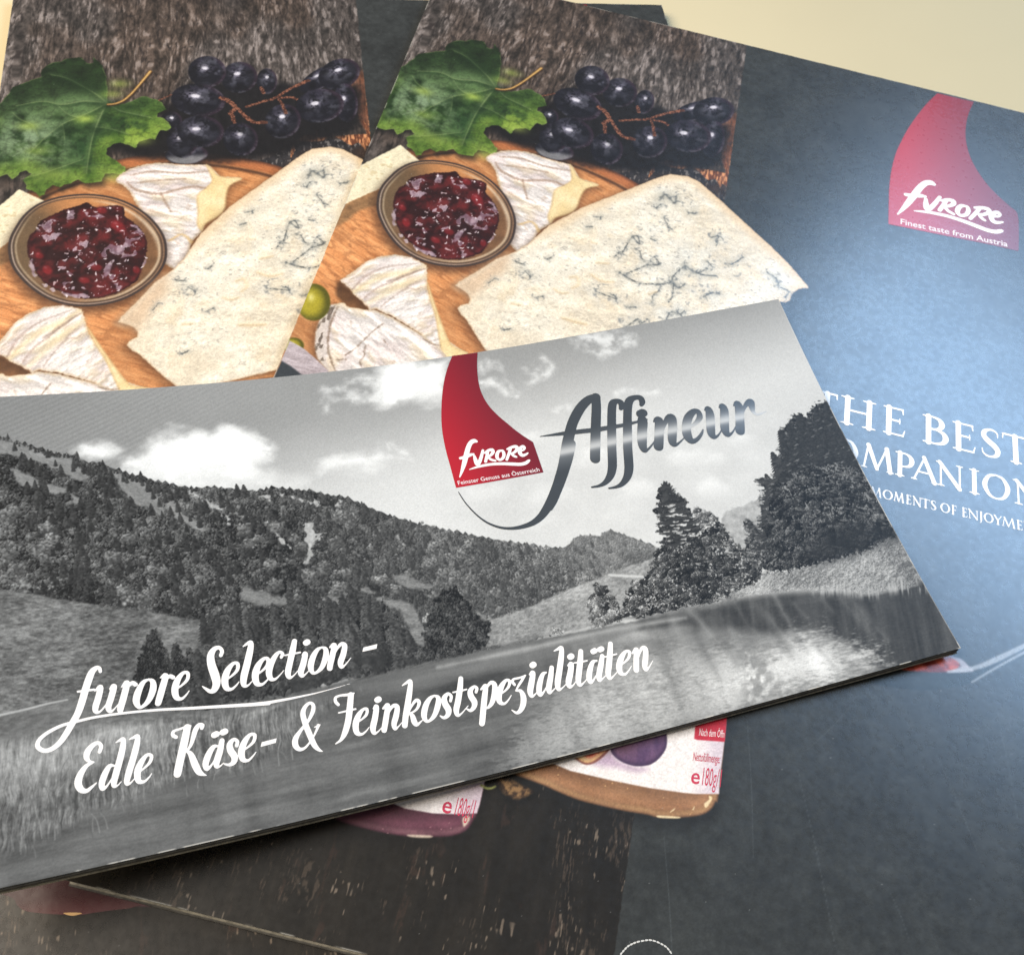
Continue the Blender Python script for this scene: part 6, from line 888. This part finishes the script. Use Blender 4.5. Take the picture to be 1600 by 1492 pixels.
def type_mesh(name, items, fn, h, colour):
    # sans-serif text set between two baseline points: (text, (u0, v0), (u1, v1), cap height, bold offset)
    V_ = []; T_ = []; n = 0
    for text, a, b, cap, bold in items:
        cu_ = bpy.data.curves.new('type', 'FONT'); cu_.body = text; cu_.offset = bold; cu_.resolution_u = 3
        ob = bpy.data.objects.new('type', cu_); col.objects.link(ob)
        bpy.context.view_layer.update()
        me = bpy.data.meshes.new_from_object(ob.evaluated_get(bpy.context.evaluated_depsgraph_get()))
        me.calc_loop_triangles()
        co = np.array([v.co[:2] for v in me.vertices]); tr = np.array([t.vertices[:] for t in me.loop_triangles])
        bpy.data.objects.remove(ob); bpy.data.curves.remove(cu_); bpy.data.meshes.remove(me)
        xa, xb = co[:, 0].min(), co[:, 0].max(); t = (co[:, 0]-xa)/(xb-xa); y = co[:, 1]/.72*cap
        V_.append(np.c_[a[0]+(b[0]-a[0])*t, a[1]+(b[1]-a[1])*t-y]); T_.append(tr+n); n += len(co)
    v = np.vstack(V_); c = np.tile(np.array(colour), (len(v), 1))
    return fast_mesh(name, fn(v[:, 0], v[:, 1], np.full(len(v), h)), None, np.vstack(T_), lin(c))
# ------------------------------------------------------------------ materials
def principled(name):
    m = bpy.data.materials.new(name); m.use_nodes = True; return m, m.node_tree.nodes, m.node_tree.links, m.node_tree.nodes['Principled BSDF']
def ink(name, rough, bump_scale, bump, spec=.5, tint_noise=.05, coat=0., coat_rough=.1, smudge=.06):
    m, N, L, P = principled(name)
    at = N.new('ShaderNodeAttribute'); at.attribute_name = 'Col'
    tc = N.new('ShaderNodeTexCoord')
    n1 = N.new('ShaderNodeTexNoise'); n1.inputs['Scale'].default_value = bump_scale; n1.inputs['Detail'].default_value = 3
    n2 = N.new('ShaderNodeTexNoise'); n2.inputs['Scale'].default_value = bump_scale*2.7; n2.inputs['Detail'].default_value = 2
    L.new(tc.outputs['Object'], n1.inputs['Vector']); L.new(tc.outputs['Object'], n2.inputs['Vector'])
    bp = N.new('ShaderNodeBump'); bp.inputs['Strength'].default_value = bump; bp.inputs['Distance'].default_value = .00012
    L.new(n1.outputs['Fac'], bp.inputs['Height']); L.new(bp.outputs['Normal'], P.inputs['Normal'])
    mr = N.new('ShaderNodeMapRange'); mr.inputs['To Min'].default_value = 1-tint_noise; mr.inputs['To Max'].default_value = 1+tint_noise
    L.new(n2.outputs['Fac'], mr.inputs['Value'])
    mx = N.new('ShaderNodeVectorMath'); mx.operation = 'SCALE'
    L.new(at.outputs['Color'], mx.inputs[0]); L.new(mr.outputs['Result'], mx.inputs['Scale']); L.new(mx.outputs['Vector'], P.inputs['Base Color'])
    rn = N.new('ShaderNodeMapRange'); rn.inputs['To Min'].default_value = rough-.05; rn.inputs['To Max'].default_value = rough+.05
    sm = N.new('ShaderNodeTexNoise'); sm.inputs['Scale'].default_value = 26; sm.inputs['Detail'].default_value = 2; sm.inputs['Distortion'].default_value = 1.2
    L.new(tc.outputs['Object'], sm.inputs['Vector'])
    ad = N.new('ShaderNodeMath'); ad.operation = 'MULTIPLY_ADD'; ad.inputs[1].default_value = smudge; ad.inputs[2].default_value = -smudge*.5
    L.new(sm.outputs['Fac'], ad.inputs[0]); su = N.new('ShaderNodeMath'); su.operation = 'ADD'
    L.new(n1.outputs['Fac'], rn.inputs['Value']); L.new(rn.outputs['Result'], su.inputs[0]); L.new(ad.outputs[0], su.inputs[1]); L.new(su.outputs[0], P.inputs['Roughness'])
    P.inputs['Specular IOR Level'].default_value = spec
    P.inputs['Coat Weight'].default_value = coat; P.inputs['Coat Roughness'].default_value = coat_rough
    return m
def plain(name, colour, rough, scale, vary, bump=0.):
    m, N, L, P = principled(name); tc = N.new('ShaderNodeTexCoord')
    n = N.new('ShaderNodeTexNoise'); n.inputs['Scale'].default_value = scale; n.inputs['Detail'].default_value = 4
    L.new(tc.outputs['Object'], n.inputs['Vector'])
    r = N.new('ShaderNodeValToRGB'); c = np.array(colour)
    r.color_ramp.elements[0].position = .3; r.color_ramp.elements[1].position = .7
    r.color_ramp.elements[0].color = (*(c*(1-vary)), 1); r.color_ramp.elements[1].color = (*np.minimum(c*(1+vary), 1), 1)
    L.new(n.outputs['Fac'], r.inputs['Fac']); L.new(r.outputs['Color'], P.inputs['Base Color']); P.inputs['Roughness'].default_value = rough
    if bump:
        b = N.new('ShaderNodeBump'); b.inputs['Strength'].default_value = bump; b.inputs['Distance'].default_value = .0002
        L.new(n.outputs['Fac'], b.inputs['Height']); L.new(b.outputs['Normal'], P.inputs['Normal'])
    return m
laminate = ink('laminated_print', .28, 620, .10, 1.0, .07)
satin = ink('satin_print', .5, 1500, .06, .24, tint_noise=.04)
foil = ink('foil_print', .22, 700, .08, tint_noise=.02)
white_ink = ink('white_print', .28, 900, .10, tint_noise=.02)
edge_dark = plain('dark_card_edge', (.030, .029, .027), .6, 900, .5)
edge_grey = plain('grey_card_edge', (.17, .16, .13), .7, 900, .35)
edge_mid = plain('inner_card_edge', (.05, .048, .043), .65, 900, .4)
tabletop = plain('cream_tabletop', (.70, .605, .385), .45, 9, .03)
# ------------------------------------------------------------------ the table
Z_TABLE = -7.5
me = fast_mesh('table_top', np.array([(-.9, -.7, 0), (.9, -.7, 0), (.9, 1.0, 0), (-.9, 1.0, 0), (-.9, -.7, -.03), (.9, -.7, -.03), (.9, 1.0, -.03), (-.9, 1.0, -.03)]),
               np.array([(0, 1, 2, 3), (7, 6, 5, 4), (0, 4, 5, 1), (1, 5, 6, 2), (2, 6, 7, 3), (3, 7, 4, 0)]))
table = link('table_top', me, tabletop); table.location = (0, 0, Z_TABLE*MM); table['kind'] = 'structure'
# ------------------------------------------------------------------ the folder: printed A4 cover, inner sheets, back cover
def at_folder(u, v, h): return np.c_[(u-105)*MM, (148.5-v)*MM, (h+FT)*MM]
FT = 3.7                                                                # thickness of a folder
def root(name, origin, ang, z, label, cat, group=None):
    o = bpy.data.objects.new(name, None); o.empty_display_size = .02; col.objects.link(o)
    o.location = (origin[0]*MM, origin[1]*MM, z*MM); o.rotation_euler = (0, 0, ang); o['label'] = label; o['category'] = cat
    if group: o['group'] = group
    return o
def mid(q, a, b):
    return (q[0]+a*math.cos(q[2])+b*math.sin(q[2]), q[1]+a*math.sin(q[2])-b*math.cos(q[2]))
Q_TOP = (-62.8311, 322.3130, -0.0049461); Q_LOW = (-185.9, 267.3, 0.3418202)
folder = root('folder', mid(Q_TOP, 105, 148.5), Q_TOP[2], -FT,
              'glossy dark folder on top of its twin, white capital lettering beside its cheese board print', 'folder', 'cheese folders fanned out')
link('front_cover', leaf_mesh('front_cover', 0, 210, 0, 297, -.012, .55, at_folder), edge_mid, folder)
link('cover_print', sheet_mesh('cover_print', paint_folder(), at_folder), laminate, folder)
link('inner_sheet', leaf_mesh('inner_sheet', .5, 209.6, .4, 296.7, -.75, 1.0, at_folder), edge_dark, folder)
link('inner_sheet', leaf_mesh('inner_sheet', .3, 209.8, .3, 297.2, -1.9, .7, at_folder), edge_grey, folder)
link('back_cover', leaf_mesh('back_cover', 0, 210, 0, 297.5, -2.75, .95, at_folder), edge_mid, folder)
RED0, RED1 = rgb(182, 8, 24), rgb(116, 14, 30)
def red_folder(u, v): return mix(RED0, RED1, np.clip((u-160)/32-.1*(v-30)/30, 0, 1))
lo = link('logo', letter_mesh('logo', [], [catmull(S['logoR'][:13], False, 3)[:, :2].tolist()+S['logoR'][13:16]+catmull(S['logoR'][16:], False, 3).tolist()], .22, at_folder, .05, red_folder), laminate, folder)
A0, A1 = np.array(S['logoF'][11]), np.array(S['logoF'][12]); B0, B1 = np.array(S['logoR'][12]), np.array(S['logoR'][16])
k = np.linalg.norm(B1-B0)/np.linalg.norm(A1-A0); an = math.atan2(*(B1-B0)[::-1])-math.atan2(*(A1-A0)[::-1])
Rm = np.array([[math.cos(an), -math.sin(an)], [math.sin(an), math.cos(an)]])*k
big = [np.c_[(np.array(q)[:, :2]-A0)@Rm.T+B0, np.array(q)[:, 2]*k] for q in S['furoreF']]
WHITE = rgb(250, 249, 248)
link('logo_lettering', letter_mesh('logo_lettering', [catmull(q, False, 4) for q in big], [], .15, at_folder, .10, WHITE), white_ink, lo)
t0, t1 = S['tagR'][0]
link('logo_tagline', type_mesh('logo_tagline', [('Finest taste from Austria', t0, t1, 2.35, .012)], at_folder, .10, rgb(244, 236, 238)), white_ink, lo)
link('headline_lettering', letter_mesh('headline_lettering', caps(S['best1'])+caps(S['best2']), [], .15, at_folder, .05, WHITE), white_ink, folder)
link('slogan_lettering', letter_mesh('slogan_lettering', caps(S['best3']), [], .09, at_folder, .05, WHITE), white_ink, folder)
PINK = rgb(196, 66, 92)
link('jar_lettering', type_mesh('jar_lettering', [('Nettofüllmenge:', S['labR'][0][0], (S['labR'][0][1][0]+.3, S['labR'][0][1][1]), 2.0, 0), ('e', (116.15, 249.75), (118.0, 249.5), 3.6, .01), ('180g/1', (118.6, 249.6), (122.6, 249.05), 4.1, -.004)], at_folder, .05, PINK), white_ink, folder)
link('jar_lettering', type_mesh('jar_lettering', [('e', (66.1, 268.0), (68.0, 267.9), 3.5, .01), ('180g/1', (68.8, 268.0), (72.6, 267.7), 3.9, -.004)], at_folder, .05, PINK), white_ink, folder)
link('jar_badge_lettering', type_mesh('jar_badge_lettering', [('Nach dem Öffn', (116.75, 239.0), (122.25, 238.1), 1.75, 0)], at_folder, .05, rgb(246, 226, 228)), white_ink, folder)
pf = catmull(S['perf'], False, 6); dashes = [[tuple(pf[i][:2])+(.34,), tuple(pf[i+2][:2])+(.26,)] for i in range(0, len(pf)-3, 4)]
link('perforation', letter_mesh('perforation', [np.array(d) for d in dashes], [], .08, at_folder, .04, rgb(206, 208, 206)), white_ink, folder)
def dup(r, origin, ang, z, label):
    c = r.copy(); col.objects.link(c); c.location = (origin[0]*MM, origin[1]*MM, z*MM); c.rotation_euler = (0, 0, ang); c['label'] = label
    for ch in list(r.children):
        d = ch.copy(); col.objects.link(d); d.parent = c
        for g in list(ch.children):
            e = g.copy(); col.objects.link(e); e.parent = d
    return c
low = dup(folder, mid(Q_LOW, 105, 148.5), Q_LOW[2], -FT-3.735, 'glossy folder turned anticlockwise at the bottom of the stack, mostly hidden under the other folder')
def plum(u, v): return mix(rgb(52, 22, 28), rgb(84, 46, 50), sstep(270, 275, v))
link('jar_print', letter_mesh('jar_print', [], [catmull(S['low_jar'])], .2, at_folder, .04, plum), laminate, low)
link('jar_glint', letter_mesh('jar_glint', [], [catmull(S['low_glint'])], .15, at_folder, .07, rgb(196, 160, 110)), laminate, low)
# ------------------------------------------------------------------ the landscape booklet on top, bowed up towards its spine
Q_BOOK = (-124.9740, 109.0534, 0.494662); BK, BS, BZ, LIFT = 0.0008047, 69.526, 2.7, 2.029
def at_book(u, v, h):
    t_ = 210-u; s_ = np.maximum(0, t_-BS); sl_ = 2*BK*s_; n_ = np.sqrt(1+sl_**2)
    z = BZ+BK*s_*s_+LIFT*((v-52.5)/52.5)**2*np.clip(1-t_/120, 0, 1)**2               # the free end's corners curl up a little
    return np.c_[(u-105+h*sl_/n_)*MM, (52.5-v)*MM, (z+h/n_)*MM]
book = root('booklet', mid(Q_BOOK, 105, 52.5), Q_BOOK[2], 0, 'landscape booklet with a black and white alpine lake photograph, bowed, lying across both folders', 'booklet')
link('front_cover', leaf_mesh('front_cover', 0, 210, 0, 105, -.03, .5, at_book, 120, 40), edge_dark, book)
link('cover_print', sheet_mesh('cover_print', paint_booklet(), at_book), satin, book, True)
link('inner_page', leaf_mesh('inner_page', .4, 209.6, .2, 105.25, -.62, .45, at_book, 120, 40), edge_mid, book)
link('inner_page', leaf_mesh('inner_page', .3, 209.4, .3, 105.35, -1.16, .5, at_book, 120, 40), edge_dark, book)
link('back_cover', leaf_mesh('back_cover', 0, 209.8, 0, 105.5, -1.76, .8, at_book, 120, 40), edge_grey, book)
def red_book(u, v): return mix(rgb(180, 32, 46), rgb(112, 30, 42), np.clip((u-106)/20+.25*(20-v)/20, 0, 1))
LF = S['logoF']
lb = link('logo', letter_mesh('logo', [], [catmull(LF[:12], False, 3).tolist()+catmull(LF[12:14], False, 1).tolist()+catmull(LF[13:], False, 3).tolist()], .14, at_book, .04, red_book), satin, book)
link('logo_lettering', letter_mesh('logo_lettering', [catmull(q, False, 4) for q in S['furoreF']], [], .1, at_book, .08, WHITE), white_ink, lb)
t0, t1 = S['tagF'][0]
link('logo_tagline', type_mesh('logo_tagline', [('Feinster Genuss aus Österreich', t0, t1, 1.12, .006)], at_book, .08, rgb(244, 236, 238)), white_ink, lb)
def chrome(u, v):
    c = rgb(66, 72, 78)*np.ones((len(u), 1))
    d = v-33.4
    c = mix(c, rgb(104, 110, 116), sstep(6, 0, np.abs(d))*sstep(131, 134, u))
    return mix(c, rgb(190, 194, 196), np.where(d < 0, np.exp(-(d/1.7)**2), np.exp(-(d/.9)**2))*.95*sstep(131, 134, u))
link('title_lettering', letter_mesh('title_lettering', [catmull(q, False, 4)*[1, 1, 1.24] for q in S['affA']+S['affB']], [], .13, at_book, .04, chrome), foil, book)
ST = [np.array(q)if len(q) < 3 else catmull(q, False, 4)*[1, 1, .94] for q in S['t3']+S['t4']+S['t5']]
link('subtitle_lettering', letter_mesh('subtitle_lettering', ST, S['dashes'], .11, at_book, .04, WHITE), white_ink, book)
